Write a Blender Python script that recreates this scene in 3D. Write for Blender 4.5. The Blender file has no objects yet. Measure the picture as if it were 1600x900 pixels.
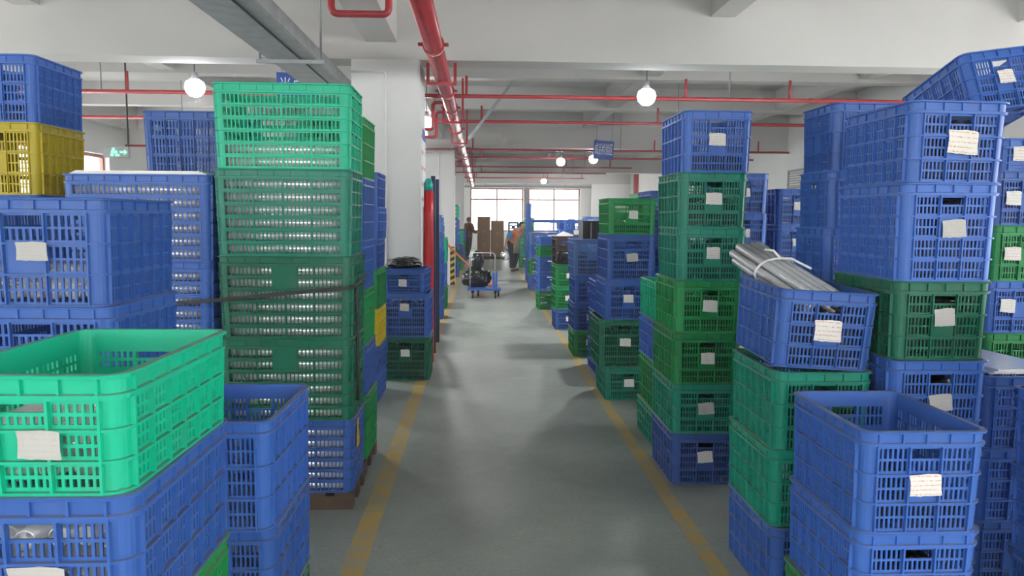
import bpy, bmesh, math, random
from mathutils import Matrix, Vector, Euler
random.seed(7)
PI = math.pi
C = bpy.context.scene.collection
scene = bpy.context.scene

# ------------------------------------------------------------------ camera
cam_d = bpy.data.cameras.new('camera')
cam = bpy.data.objects.new('camera', cam_d)
C.objects.link(cam)
scene.camera = cam
cam_d.sensor_width = 36.0
cam_d.lens = 1180.0 / 1600.0 * 36.0
cam_d.clip_end = 200
cam.matrix_world = (Matrix.Translation((0, 0, 1.65)) @ Matrix.Rotation(math.radians(-2.357), 4, 'Z')
                    @ Matrix.Rotation(math.radians(90 - 5.406), 4, 'X') @ Matrix.Rotation(math.radians(0.4), 4, 'Z'))

# ------------------------------------------------------------------ world and exposure
world = bpy.data.worlds.new('overcast_sky')
scene.world = world
world.use_nodes = True
bgn = world.node_tree.nodes['Background']
bgn.inputs[0].default_value = (1.0, 0.985, 0.97, 1)
bgn.inputs[1].default_value = 5.0
scene.view_settings.view_transform = 'Standard'
scene.view_settings.look = 'None'
scene.view_settings.gamma = 1.0
scene.view_settings.use_curve_mapping = False
scene.view_settings.exposure = 1.0
LAMP_W = 34.0

# ------------------------------------------------------------------ materials
MATS = {}


def nt(name):
    m = bpy.data.materials.new(name)
    m.use_nodes = True
    n = m.node_tree.nodes
    return m, n, m.node_tree.links, n['Principled BSDF'], n['Material Output']


def noise_mix(m, n, l, c1, c2, scale=6.0, lo=0.4, hi=0.7, detail=4.0, coord='Object', stretch=None):
    tc = n.new('ShaderNodeTexCoord')
    tx = n.new('ShaderNodeTexNoise')
    tx.inputs['Scale'].default_value = scale
    tx.inputs['Detail'].default_value = detail
    if stretch:
        mp = n.new('ShaderNodeMapping')
        mp.inputs['Scale'].default_value = stretch
        l.new(tc.outputs[coord], mp.inputs[0])
        l.new(mp.outputs[0], tx.inputs['Vector'])
    else:
        l.new(tc.outputs[coord], tx.inputs['Vector'])
    mr = n.new('ShaderNodeMapRange')
    mr.inputs['From Min'].default_value = lo
    mr.inputs['From Max'].default_value = hi
    l.new(tx.outputs['Fac'], mr.inputs['Value'])
    mx = n.new('ShaderNodeMix')
    mx.data_type = 'RGBA'
    l.new(mr.outputs[0], mx.inputs['Factor'])
    mx.inputs['A'].default_value = (*c1, 1)
    mx.inputs['B'].default_value = (*c2, 1)
    return mx.outputs['Result']


def simple(name, col, rough=0.5, metal=0.0, var=0.12, scale=8.0, emit=None, estr=0.0, spec=0.5, coord='Object', stretch=None):
    if name in MATS:
        return MATS[name]
    m, n, l, p, o = nt(name)
    c2 = tuple(max(0.0, x * (1 - var)) for x in col)
    l.new(noise_mix(m, n, l, col, c2, scale, coord=coord, stretch=stretch), p.inputs['Base Color'])
    p.inputs['Roughness'].default_value = rough
    p.inputs['Metallic'].default_value = metal
    p.inputs['Specular IOR Level'].default_value = spec
    if emit:
        p.inputs['Emission Color'].default_value = (*emit, 1)
        p.inputs['Emission Strength'].default_value = estr
    MATS[name] = m
    return m


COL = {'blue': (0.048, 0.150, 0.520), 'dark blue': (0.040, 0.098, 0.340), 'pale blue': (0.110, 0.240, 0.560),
       'emerald': (0.003, 0.490, 0.290), 'teal green': (0.005, 0.270, 0.185), 'green': (0.012, 0.300, 0.085),
       'dark green': (0.008, 0.165, 0.095), 'yellow': (0.640, 0.500, 0.020), 'brown': (0.075, 0.052, 0.042),
       'black': (0.016, 0.016, 0.018)}


def plastic(col, v=0):
    key = 'crate_%s_%d' % (col.replace(' ', '_'), v)
    if key in MATS:
        return MATS[key]
    m, n, l, p, o = nt(key)
    k = (1.0, 0.88, 1.1)[v % 3]
    c = tuple(x * k for x in COL[col])
    d = tuple(0.82 * x + 0.18 * y for x, y in zip(c, (0.20, 0.18, 0.15)))
    base = noise_mix(m, n, l, c, d, 9.0, 0.52, 0.82, 5.0)
    # settled dust on upward-facing ledges
    ge = n.new('ShaderNodeNewGeometry')
    sx = n.new('ShaderNodeSeparateXYZ')
    l.new(ge.outputs['Normal'], sx.inputs[0])
    mr = n.new('ShaderNodeMapRange')
    mr.inputs['From Min'].default_value = 0.75
    mr.inputs['From Max'].default_value = 1.0
    mr.inputs['To Max'].default_value = 0.55
    l.new(sx.outputs['Z'], mr.inputs['Value'])
    mx = n.new('ShaderNodeMix')
    mx.data_type = 'RGBA'
    l.new(mr.outputs[0], mx.inputs['Factor'])
    l.new(base, mx.inputs['A'])
    mx.inputs['B'].default_value = (0.27, 0.235, 0.19, 1)
    l.new(mx.outputs['Result'], p.inputs['Base Color'])
    p.inputs['Roughness'].default_value = 0.42
    tr = n.new('ShaderNodeBsdfTranslucent')
    l.new(mx.outputs['Result'], tr.inputs['Color'])
    ms = n.new('ShaderNodeMixShader')
    ms.inputs[0].default_value = 0.18
    l.new(p.outputs[0], ms.inputs[1])
    l.new(tr.outputs[0], ms.inputs[2])
    l.new(ms.outputs[0], o.inputs['Surface'])
    MATS[key] = m
    return m


M_wall = simple('white_painted_plaster', (0.78, 0.78, 0.77), 0.8, var=0.06, scale=1.2)
M_ceil = simple('white_painted_concrete', (0.60, 0.585, 0.57), 0.85, var=0.08, scale=0.9)
M_red = simple('red_pipe_paint', (0.46, 0.045, 0.055), 0.25, var=0.15)
M_redp = simple('red_roll_film', (0.60, 0.02, 0.03), 0.35)
M_galv = simple('galvanised_steel', (0.36, 0.38, 0.39), 0.5, 0.35, var=0.2)
M_alu = simple('silver_aluminium', (0.93, 0.94, 0.95), 0.22, 0.45, var=0.10, scale=20)
M_blackp = simple('black_plastic', (0.017, 0.016, 0.017), 0.38, var=0.4, scale=30)
M_film = simple('black_bag_film', (0.013, 0.014, 0.016), 0.22, var=0.3)
M_wood = simple('old_pallet_wood', (0.10, 0.065, 0.042), 0.8, var=0.4, scale=5, stretch=(1, 12, 1))
M_card = simple('brown_cardboard', (0.36, 0.215, 0.12), 0.85, var=0.12, scale=3)
M_tape = simple('parcel_tape', (0.46, 0.30, 0.17), 0.4)
M_frame = simple('brown_red_window_frame', (0.34, 0.13, 0.10), 0.5)
M_steelblue = simple('blue_steel_paint', (0.03, 0.11, 0.42), 0.4)
M_navy = simple('navy_steel_paint', (0.012, 0.028, 0.085), 0.45)
M_grey = simple('grey_paint', (0.30, 0.30, 0.31), 0.5)
M_dark = simple('dark_rubber', (0.02, 0.02, 0.02), 0.6)
M_chrome = simple('brushed_steel_tube', (0.55, 0.56, 0.57), 0.3, 0.8)
M_white = simple('white_plastic', (0.80, 0.80, 0.80), 0.45)
M_orange = simple('orange_paint', (0.62, 0.12, 0.02), 0.4)
M_signblue = simple('sign_blue', (0.035, 0.10, 0.42), 0.45)
M_signwhite = simple('sign_white_letters', (0.92, 0.92, 0.94), 0.5, var=0.02)
M_teal = simple('teal_enamel', (0.01, 0.42, 0.36), 0.4)
M_strap = simple('black_strap', (0.03, 0.03, 0.033), 0.6)
M_skin = simple('skin', (0.46, 0.26, 0.17), 0.55)
M_hair = simple('black_hair', (0.012, 0.010, 0.010), 0.5)
M_ribbon = simple('white_plastic_ribbon', (0.86, 0.86, 0.84), 0.4)
M_bulb = simple('glowing_bulb', (1, 1, 1), 0.4, var=0.0, emit=(0.95, 0.98, 1.0), estr=22.0)
M_yel = simple('yellow_paint', (0.62, 0.40, 0.03), 0.6)


def mat_floor():
    m, n, l, p, o = nt('grey_green_epoxy_floor')
    tc = n.new('ShaderNodeTexCoord')
    base = noise_mix(m, n, l, (0.22, 0.25, 0.225), (0.31, 0.34, 0.31), 1.1, 0.35, 0.7, 8.0)
    sx = n.new('ShaderNodeSeparateXYZ')
    l.new(tc.outputs['Object'], sx.inputs[0])

    def mth(op, a, b=None, bv=None):
        q = n.new('ShaderNodeMath')
        q.operation = op
        if hasattr(a, 'is_output'):
            l.new(a, q.inputs[0])
        else:
            q.inputs[0].default_value = a
        if b is not None:
            l.new(b, q.inputs[1])
        elif bv is not None:
            q.inputs[1].default_value = bv
        return q.outputs[0]
    masks = []
    for x, w in ((-0.595, 0.055), (1.112, 0.046)):
        d = mth('ABSOLUTE', mth('SUBTRACT', sx.outputs['X'], bv=x))
        masks.append(mth('LESS_THAN', d, bv=w))
    line = mth('MAXIMUM', masks[0], masks[1])
    nz = n.new('ShaderNodeTexNoise')
    nz.inputs['Scale'].default_value = 9.0
    nz.inputs['Detail'].default_value = 8.0
    l.new(tc.outputs['Object'], nz.inputs['Vector'])
    mr = n.new('ShaderNodeMapRange')
    mr.inputs['From Min'].default_value = 0.36
    mr.inputs['From Max'].default_value = 0.56
    mr.inputs['To Min'].default_value = 0.35
    mr.inputs['To Max'].default_value = 0.95
    l.new(nz.outputs['Fac'], mr.inputs['Value'])
    fac = mth('MULTIPLY', line, mr.outputs[0])
    mx = n.new('ShaderNodeMix')
    mx.data_type = 'RGBA'
    l.new(fac, mx.inputs['Factor'])
    # fine grime and scuffs
    n2 = n.new('ShaderNodeTexNoise')
    n2.inputs['Scale'].default_value = 45.0
    n2.inputs['Detail'].default_value = 6.0
    l.new(tc.outputs['Object'], n2.inputs['Vector'])
    m2 = n.new('ShaderNodeMapRange')
    m2.inputs['From Min'].default_value = 0.35
    m2.inputs['From Max'].default_value = 0.75
    m2.inputs['To Min'].default_value = 0.0
    m2.inputs['To Max'].default_value = 0.35
    l.new(n2.outputs['Fac'], m2.inputs['Value'])
    mg = n.new('ShaderNodeMix')
    mg.data_type = 'RGBA'
    l.new(m2.outputs[0], mg.inputs['Factor'])
    l.new(base, mg.inputs['A'])
    mg.inputs['B'].default_value = (0.14, 0.155, 0.14, 1)
    l.new(mg.outputs['Result'], mx.inputs['A'])
    mx.inputs['B'].default_value = (0.43, 0.30, 0.085, 1)
    l.new(mx.outputs['Result'], p.inputs['Base Color'])
    rr = n.new('ShaderNodeMapRange')
    rr.inputs['To Min'].default_value = 0.30
    rr.inputs['To Max'].default_value = 0.55
    l.new(nz.outputs['Fac'], rr.inputs['Value'])
    l.new(rr.outputs[0], p.inputs['Roughness'])
    bp = n.new('ShaderNodeBump')
    bp.inputs['Strength'].default_value = 0.06
    l.new(n2.outputs['Fac'], bp.inputs['Height'])
    l.new(bp.outputs[0], p.inputs['Normal'])
    return m


def mat_glass(name, tint, gloss=0.08):
    m, n, l, p, o = nt(name)
    t = n.new('ShaderNodeBsdfTransparent')
    t.inputs[0].default_value = (*tint, 1)
    g = n.new('ShaderNodeBsdfGlossy')
    g.inputs['Roughness'].default_value = 0.05
    ms = n.new('ShaderNodeMixShader')
    ms.inputs[0].default_value = gloss
    l.new(t.outputs[0], ms.inputs[1])
    l.new(g.outputs[0], ms.inputs[2])
    l.new(ms.outputs[0], o.inputs['Surface'])
    return m


def mat_paper(name, ink, base=(0.70, 0.68, 0.64), amount=0.62):
    m, n, l, p, o = nt(name)
    tc = n.new('ShaderNodeTexCoord')
    br = n.new('ShaderNodeTexBrick')
    mp = n.new('ShaderNodeMapping')
    mp.inputs['Rotation'].default_value = (PI / 2, 0, 0)
    l.new(tc.outputs['Generated'], mp.inputs[0])
    nz = n.new('ShaderNodeTexNoise')
    nz.inputs['Scale'].default_value = 14.0
    l.new(tc.outputs['Generated'], nz.inputs['Vector'])
    wv = n.new('ShaderNodeTexWave')
    wv.bands_direction = 'Z'
    wv.inputs['Scale'].default_value = 1.6
    wv.inputs['Distortion'].default_value = 0.4
    l.new(tc.outputs['Generated'], wv.inputs['Vector'])
    mu = n.new('ShaderNodeMath')
    mu.operation = 'MULTIPLY'
    l.new(wv.outputs['Fac'], mu.inputs[0])
    l.new(nz.outputs['Fac'], mu.inputs[1])
    mr = n.new('ShaderNodeMapRange')
    mr.inputs['From Min'].default_value = 0.42
    mr.inputs['From Max'].default_value = 0.55
    mr.inputs['To Max'].default_value = amount
    l.new(mu.outputs[0], mr.inputs['Value'])
    mx = n.new('ShaderNodeMix')
    mx.data_type = 'RGBA'
    l.new(mr.outputs[0], mx.inputs['Factor'])
    mx.inputs['A'].default_value = (*base, 1)
    mx.inputs['B'].default_value = (*ink, 1)
    l.new(mx.outputs['Result'], p.inputs['Base Color'])
    p.inputs['Roughness'].default_value = 0.7
    return m


M_floor = mat_floor()
M_glass = mat_glass('window_glass', (0.95, 0.97, 0.97))
M_clear = mat_glass('clear_plastic_bag', (0.86, 0.88, 0.9), 0.35)
PAPERS = [mat_paper('paper_red_print', (0.55, 0.10, 0.08)), mat_paper('paper_grey_print', (0.30, 0.30, 0.32), amount=0.45),
          mat_paper('paper_faded', (0.36, 0.35, 0.33), (0.44, 0.43, 0.41), 0.4),
          mat_paper('paper_orange_print', (0.65, 0.28, 0.05), amount=0.8)]
M_notice = mat_paper('notice_print', (0.55, 0.05, 0.08), (0.8, 0.8, 0.82), 0.9)


# ------------------------------------------------------------------ mesh helpers
class MB:
    def __init__(s):
        s.v = []
        s.f = []
        s.sm = []

    def add(s, vs, fs, smooth=False):
        o = len(s.v)
        s.v += [tuple(p) for p in vs]
        s.f += [tuple(i + o for i in f) for f in fs]
        s.sm += [smooth] * len(fs)
        return s

    def box(s, x0, x1, y0, y1, z0, z1, M=None):
        vs = [Vector((x, y, z)) for z in (z0, z1) for y in (y0, y1) for x in (x0, x1)]
        if M is not None:
            vs = [M @ v for v in vs]
        return s.add(vs, [(0, 2, 3, 1), (4, 5, 7, 6), (0, 1, 5, 4), (2, 6, 7, 3), (0, 4, 6, 2), (1, 3, 7, 5)])

    def tube(s, pts, r, seg=10, cap=True, radii=None, smooth=True):
        pts = [Vector(p) for p in pts]
        n = len(pts)
        prev = None
        rings = []
        for i, p in enumerate(pts):
            if i == 0:
                t = pts[1] - pts[0]
            elif i == n - 1:
                t = pts[-1] - pts[-2]
            else:
                t = (pts[i + 1] - p).normalized() + (p - pts[i - 1]).normalized()
            t.normalize()
            if prev is None:
                a = Vector((0, 0, 1)) if abs(t.z) < 0.9 else Vector((1, 0, 0))
                u = t.cross(a).normalized()
            else:
                u = (prev - t * prev.dot(t)).normalized()
            prev = u
            w = t.cross(u)
            rr = radii[i] if radii else r
            rings.append([p + u * rr * math.cos(2 * PI * k / seg) + w * rr * math.sin(2 * PI * k / seg) for k in range(seg)])
        vs = [q for ring in rings for q in ring]
        fs = []
        for i in range(n - 1):
            for k in range(seg):
                a, b = i * seg + k, i * seg + (k + 1) % seg
                fs.append((a, b, b + seg, a + seg))
        s.add(vs, fs, smooth)
        if cap:
            s.add(rings[0], [tuple(reversed(range(seg)))])
            s.add(rings[-1], [tuple(range(seg))])
        return s

    def hollow(s, p0, p1, r, t, seg=12):
        """open-ended pipe with wall thickness"""
        p0, p1 = Vector(p0), Vector(p1)
        d = (p1 - p0).normalized()
        a = Vector((0, 0, 1)) if abs(d.z) < 0.9 else Vector((1, 0, 0))
        u = d.cross(a).normalized()
        w = d.cross(u)
        vs = []
        for p, rr in ((p0, r), (p1, r), (p1, r - t), (p0, r - t)):
            vs += [p + u * rr * math.cos(2 * PI * k / seg) + w * rr * math.sin(2 * PI * k / seg) for k in range(seg)]
        fs = []
        for i in range(4):
            for k in range(seg):
                j = (i + 1) % 4
                fs.append((i * seg + k, i * seg + (k + 1) % seg, j * seg + (k + 1) % seg, j * seg + k))
        return s.add(vs, fs, True)

    def lathe(s, prof, seg=20, c=(0, 0, 0), smooth=True):
        vs = []
        for r, z in prof:
            for k in range(seg):
                vs.append((c[0] + r * math.cos(2 * PI * k / seg), c[1] + r * math.sin(2 * PI * k / seg), c[2] + z))
        fs = []
        for i in range(len(prof) - 1):
            for k in range(seg):
                a, b = i * seg + k, i * seg + (k + 1) % seg
                fs.append((a, b, b + seg, a + seg))
        return s.add(vs, fs, smooth)

    def mesh(s, name):
        me = bpy.data.meshes.new(name)
        me.from_pydata(s.v, [], s.f)
        me.polygons.foreach_set('use_smooth', s.sm)
        bm = bmesh.new()
        bm.from_mesh(me)
        bmesh.ops.remove_doubles(bm, verts=bm.verts, dist=1e-5)
        bmesh.ops.recalc_face_normals(bm, faces=bm.faces)
        bm.to_mesh(me)
        bm.free()
        return me

    def build(s, name, mat, parent=None, **k):
        return obj(name, s.mesh(name), mat, parent, **k)


def obj(name, me, mat=None, parent=None, loc=None, rot=None, shared=False):
    o = bpy.data.objects.new(name, me)
    C.objects.link(o)
    if mat is not None:
        if not me.materials:
            me.materials.append(None if shared else mat)
        if shared:
            o.material_slots[0].link = 'OBJECT'
            o.material_slots[0].material = mat
    if parent:
        o.parent = parent
    if loc:
        o.location = loc
    if rot:
        o.rotation_euler = rot
    return o


def tag(o, label, cat, group=None, kind=None):
    o['label'] = label
    o['category'] = cat
    if group:
        o['group'] = group
    if kind:
        o['kind'] = kind
    return o


def thing(name, label, cat, loc=(0, 0, 0), rot=(0, 0, 0), group=None):
    o = bpy.data.objects.new(name, None)
    o.empty_display_size = 0.1
    C.objects.link(o)
    o.location = loc
    o.rotation_euler = rot
    return tag(o, label, cat, group)


def struct(o, label=None, cat=None):
    o['kind'] = 'structure'
    if label:
        o['label'] = label
        o['category'] = cat
    return o


def arc_path(pts, r, n=5):
    """polyline with rounded corners"""
    pts = [Vector(p) for p in pts]
    out = [pts[0]]
    for i in range(1, len(pts) - 1):
        a, b, c = pts[i - 1], pts[i], pts[i + 1]
        d1 = (a - b).normalized()
        d2 = (c - b).normalized()
        p1, p2 = b + d1 * r, b + d2 * r
        for k in range(n + 1):
            t = k / n
            out.append(p1 * (1 - t) ** 2 + b * 2 * t * (1 - t) + p2 * t * t)
    out.append(pts[-1])
    return out


# ------------------------------------------------------------------ room
XL, XR, YB, YF, ZC = -8.3, 7.4, -5.0, 38.0, 4.15


def wall_with_windows(name, axis, pos, a0, a1, wins, th, label):
    """axis 'x': wall plane at x=pos running along y; 'y': plane at y=pos running along x. wins: (a0,a1,z0,z1)"""
    mb = MB()
    s = 1 if th > 0 else -1
    lo, hi = min(pos, pos + th), max(pos, pos + th)

    def bx(u0, u1, z0, z1):
        if u1 - u0 < 1e-4 or z1 - z0 < 1e-4:
            return
        if axis == 'x':
            mb.box(lo, hi, u0, u1, z0, z1)
        else:
            mb.box(u0, u1, lo, hi, z0, z1)
    cur = a0
    for (w0, w1, z0, z1) in sorted(wins):
        bx(cur, w0, 0, ZC)
        bx(w0, w1, 0, z0)
        bx(w0, w1, z1, ZC)
        cur = w1
    bx(cur, a1, 0, ZC)
    return struct(mb.build(name, M_wall), label, 'wall')


WIN_N = [0]


def window(axis, pos, th, a0, a1, z0, z1, nv, transom, label):
    WIN_N[0] += 1
    root = bpy.data.objects.new('window_%d' % WIN_N[0], None)
    C.objects.link(root)
    struct(root, label, 'window')
    c = pos + th * 0.5
    f = 0.035

    def bx(mb, u0, u1, za, zb, d=0.04):
        if axis == 'x':
            mb.box(c - d, c + d, u0, u1, za, zb)
        else:
            mb.box(u0, u1, c - d, c + d, za, zb)
    mb = MB()
    bx(mb, a0, a1, z0, z0 + 2 * f)
    bx(mb, a0, a1, z1 - 2 * f, z1)
    bx(mb, a0, a0 + 2 * f, z0 + 2 * f, z1 - 2 * f)
    bx(mb, a1 - 2 * f, a1, z0 + 2 * f, z1 - 2 * f)
    mb.build('window_frame', M_frame, root)
    xs = [a0 + (a1 - a0) * i / nv for i in range(nv + 1)]
    for i in range(1, nv):
        mb = MB()
        bx(mb, xs[i] - f, xs[i] + f, z0 + 2 * f, z1 - 2 * f)
        mb.build('mullion', M_frame, root)
    if transom:
        mb = MB()
        bx(mb, a0 + 2 * f, a1 - 2 * f, transom - f, transom + f, 0.035)
        mb.build('transom', M_frame, root)
    zs = [z0, transom, z1] if transom else [z0, z1]
    for i in range(nv):
        for j in range(len(zs) - 1):
            mb = MB()
            bx(mb, xs[i] + f, xs[i + 1] - f, zs[j] + f, zs[j + 1] - f, 0.004)
            mb.build('pane', M_glass, root)
    return root


mb = MB()
mb.box(XL, XR, YB, YF, -0.2, 0)
struct(mb.build('floor', M_floor), 'grey green epoxy floor with two yellow aisle lines', 'floor')
mb = MB()
mb.box(XL - 0.3, XR + 0.3, YB - 0.3, YF + 0.3, ZC, ZC + 0.25)
ceil = struct(mb.build('ceiling', M_ceil), 'white painted concrete ceiling slab with beams', 'ceiling')

far_w = [(-0.55, 2.10, 0.9, 3.06), (2.36, 4.95, 0.9, 3.06)]
left_w = [(y, y + 3.4, 0.95, 2.95) for y in (-3.6, 1.2, 5.4, 10.0, 14.0, 19.5, 23.5, 29.5, 33.6)]
right_w = [(y, y + 3.2, 0.9, 3.2) for y in (-4.4, -0.9, 2.6, 6.1)] + [(y, y + 3.0, 1.0, 2.7) for y in (28.6, 33.0)]  # nearer ones are out of view, enlarged to brighten the right side
back_w = [(x, x + 3.0, 0.9, 3.1) for x in (-7.6, -3.9, -0.2, 3.6)]
wall_with_windows('wall_far', 'y', YF, XL - 0.3, XR + 0.3, far_w, 0.3, 'white end wall with large bright windows')
wall_with_windows('wall_left', 'x', XL, YB, YF, left_w, -0.3, 'white side wall with window band behind blue crates')
wall_with_windows('wall_right', 'x', XR, YB, YF, right_w, 0.3, 'bright white side wall behind the blue crate stacks')
wall_with_windows('wall_behind', 'y', YB, XL - 0.3, XR + 0.3, back_w, -0.3, 'white wall with windows opposite the end wall')
for w in far_w:
    window('y', YF, 0.3, *w, 2, 2.50, 'overexposed end wall window with brown red frame')
for w in left_w:
    window('x', XL, -0.3, *w, 3, 2.3, 'bright window in the left side wall')
for w in right_w:
    window('x', XR, 0.3, *w, 3, 2.1, 'bright window in the right side wall')
for w in back_w:
    window('y', YB, -0.3, *w, 2, 2.4, 'window in the wall opposite the end wall')


def beam(x0, x1, y0, y1, z0):
    mb = MB()
    mb.box(x0, x1, y0, y1, z0, ZC)
    return mb.build('beam', M_ceil, ceil)


for y in (-1.85, 8.15, 18.2, 28.2, 37.5):
    beam(XL, XR, y, y + 0.38, 3.28)
for y in (1.5, 4.85, 11.55, 14.9, 21.5, 24.9, 31.4, 34.6):
    beam(XL, XR, y, y + 0.26, 3.72)
ys = [YB, -1.85, 1.5, 4.85, 8.15, 11.55, 14.9, 18.2, 21.5, 24.9, 28.2, 31.4, 34.6, 37.5]
for x, w, z in ((-8.15, 0.15, 3.6), (-4.65, 0.13, 3.77), (-1.05, 0.165, 3.457), (2.55, 0.13, 3.77), (5.9, 0.13, 3.77)):
    for a, b in zip(ys, ys[1:]):
        d = 0.38 if a in (-1.85, 8.15, 18.2, 28.2) else (0 if a == YB else 0.26)
        beam(x - w, x + w, a + d, b, z)

for i, y in enumerate((8.15, 18.2, 28.2)):
    mb = MB()
    mb.box(-1.37, -0.648, y, y + 0.72, 0, 3.28)
    bmx = mb.mesh('pillar')
    bm = bmesh.new()
    bm.from_mesh(bmx)
    bmesh.ops.bevel(bm, geom=[e for e in bm.edges if abs((e.verts[0].co - e.verts[1].co).z) > 1], offset=0.02, segments=2, affect='EDGES')
    bm.to_mesh(bmx)
    bm.free()
    p = struct(obj('pillar', bmx, M_wall), ('square white pillar behind the stack with black bag',
                                            'square white pillar with striped corner guard', 'square white pillar nearest the end wall windows')[i], 'pillar')
    mb = MB()
    mb.tube(arc_path([(-1.36, y - 0.012, 3.15), (-1.01, y - 0.012, 3.15), (-1.01, y - 0.012, 0.1)], 0.04), 0.012, 8)
    mb.build('conduit', M_white, p)
# back right pilaster and grey curtain bar at the far windows
mb = MB()
mb.box(5.5, 7.4, 37.55, 38.0, 0, 3.34)
struct(mb.build('pillar', M_wall), 'white wall pier right of the end wall windows', 'pillar')
mb = MB()
mb.tube([(-0.85, 37.6, 3.12), (5.45, 37.6, 3.12)], 0.06, 10)
for x in (0.2, 2.2, 4.2):
    mb.tube([(x, 37.6, 3.12), (x, 37.6, 3.27)], 0.02, 6)
tag(mb.build('grey_pipe', M_grey), 'grey pipe running along the top of the end wall windows', 'pipe')
mb = MB()
mb.box(2.11, 2.35, 37.62, 37.98, 0, 3.05)
struct(mb.build('pillar', M_grey), 'grey post between the two end wall windows', 'post')


# ------------------------------------------------------------------ crates
def relief(us, vs, off, fmap, mb):
    """grid plate; off[j][i] = outer depth of a cell (0 = hole), welded steps between cells"""
    nu, nv = len(us) - 1, len(vs) - 1
    idx = {}
    verts = []
    faces = []

    def V(i, j, d):
        k = (i, j, round(d, 5))
        if k not in idx:
            idx[k] = len(verts)
            verts.append(fmap(us[i], vs[j], d))
        return idx[k]

    def O(i, j):
        return off[j][i] if 0 <= i < nu and 0 <= j < nv else 0
    for j in range(nv):
        for i in range(nu):
            d = off[j][i]
            if d <= 0:
                continue
            faces.append((V(i, j, d), V(i + 1, j, d), V(i + 1, j + 1, d), V(i, j + 1, d)))
            faces.append((V(i, j, 0), V(i, j + 1, 0), V(i + 1, j + 1, 0), V(i + 1, j, 0)))
            for (a, b, ni, nj) in (((i, j), (i + 1, j), i, j - 1), ((i + 1, j), (i + 1, j + 1), i + 1, j),
                                   ((i + 1, j + 1), (i, j + 1), i, j + 1), ((i, j + 1), (i, j), i - 1, j)):
                n = O(ni, nj)
                if n < d:
                    faces.append((V(*a, n), V(*b, n), V(*b, d), V(*a, d)))
    mb.add(verts, faces)


RB = 0.045   # rim band height
TH = 0.006


def rows(H, nb, sub, rib=0.006):
    """vertical breaks and row kinds for the body below the rim"""
    top = H - RB
    hb = (top - rib) / nb
    vs = [0.0]
    kinds = []
    for b in range(nb):
        z = b * hb
        vs.append(z + rib)
        kinds.append(('R', b, 0))
        free = hb - rib
        m = 0.008 if sub > 1 else free * 0.13
        sl = (free - m * (sub + 1)) / sub
        y = z + rib
        for s in range(sub):
            y += m
            vs.append(y)
            kinds.append(('M', b, s))
            y += sl
            vs.append(y)
            kinds.append(('S', b, s))
        vs.append(z + hb)
        kinds.append(('M', b, sub))
    vs.append(top)
    kinds.append(('R', nb, 0))
    return vs, kinds


def cols(w, npan, nslot, rib=0.006, frac=0.6):
    us = [-w / 2]
    kinds = []
    pw = (w - rib) / npan
    for p in range(npan):
        x = -w / 2 + p * pw
        us.append(x + rib)
        kinds.append(('R', p, 0))
        free = pw - rib
        if nslot == 0:
            us.append(x + pw)
            kinds.append(('M', p, 0))
            continue
        pit = free / nslot
        for q in range(nslot):
            a = x + rib + q * pit + pit * (1 - frac) / 2
            us.append(a)
            kinds.append(('M', p, q))
            us.append(a + pit * frac)
            kinds.append(('S', p, q))
        us.append(x + pw)
        kinds.append(('M', p, nslot))
    us.append(w / 2)
    kinds.append(('R', npan, 0))
    return us, kinds


CR = 0.038
RIB = 0.012


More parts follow.
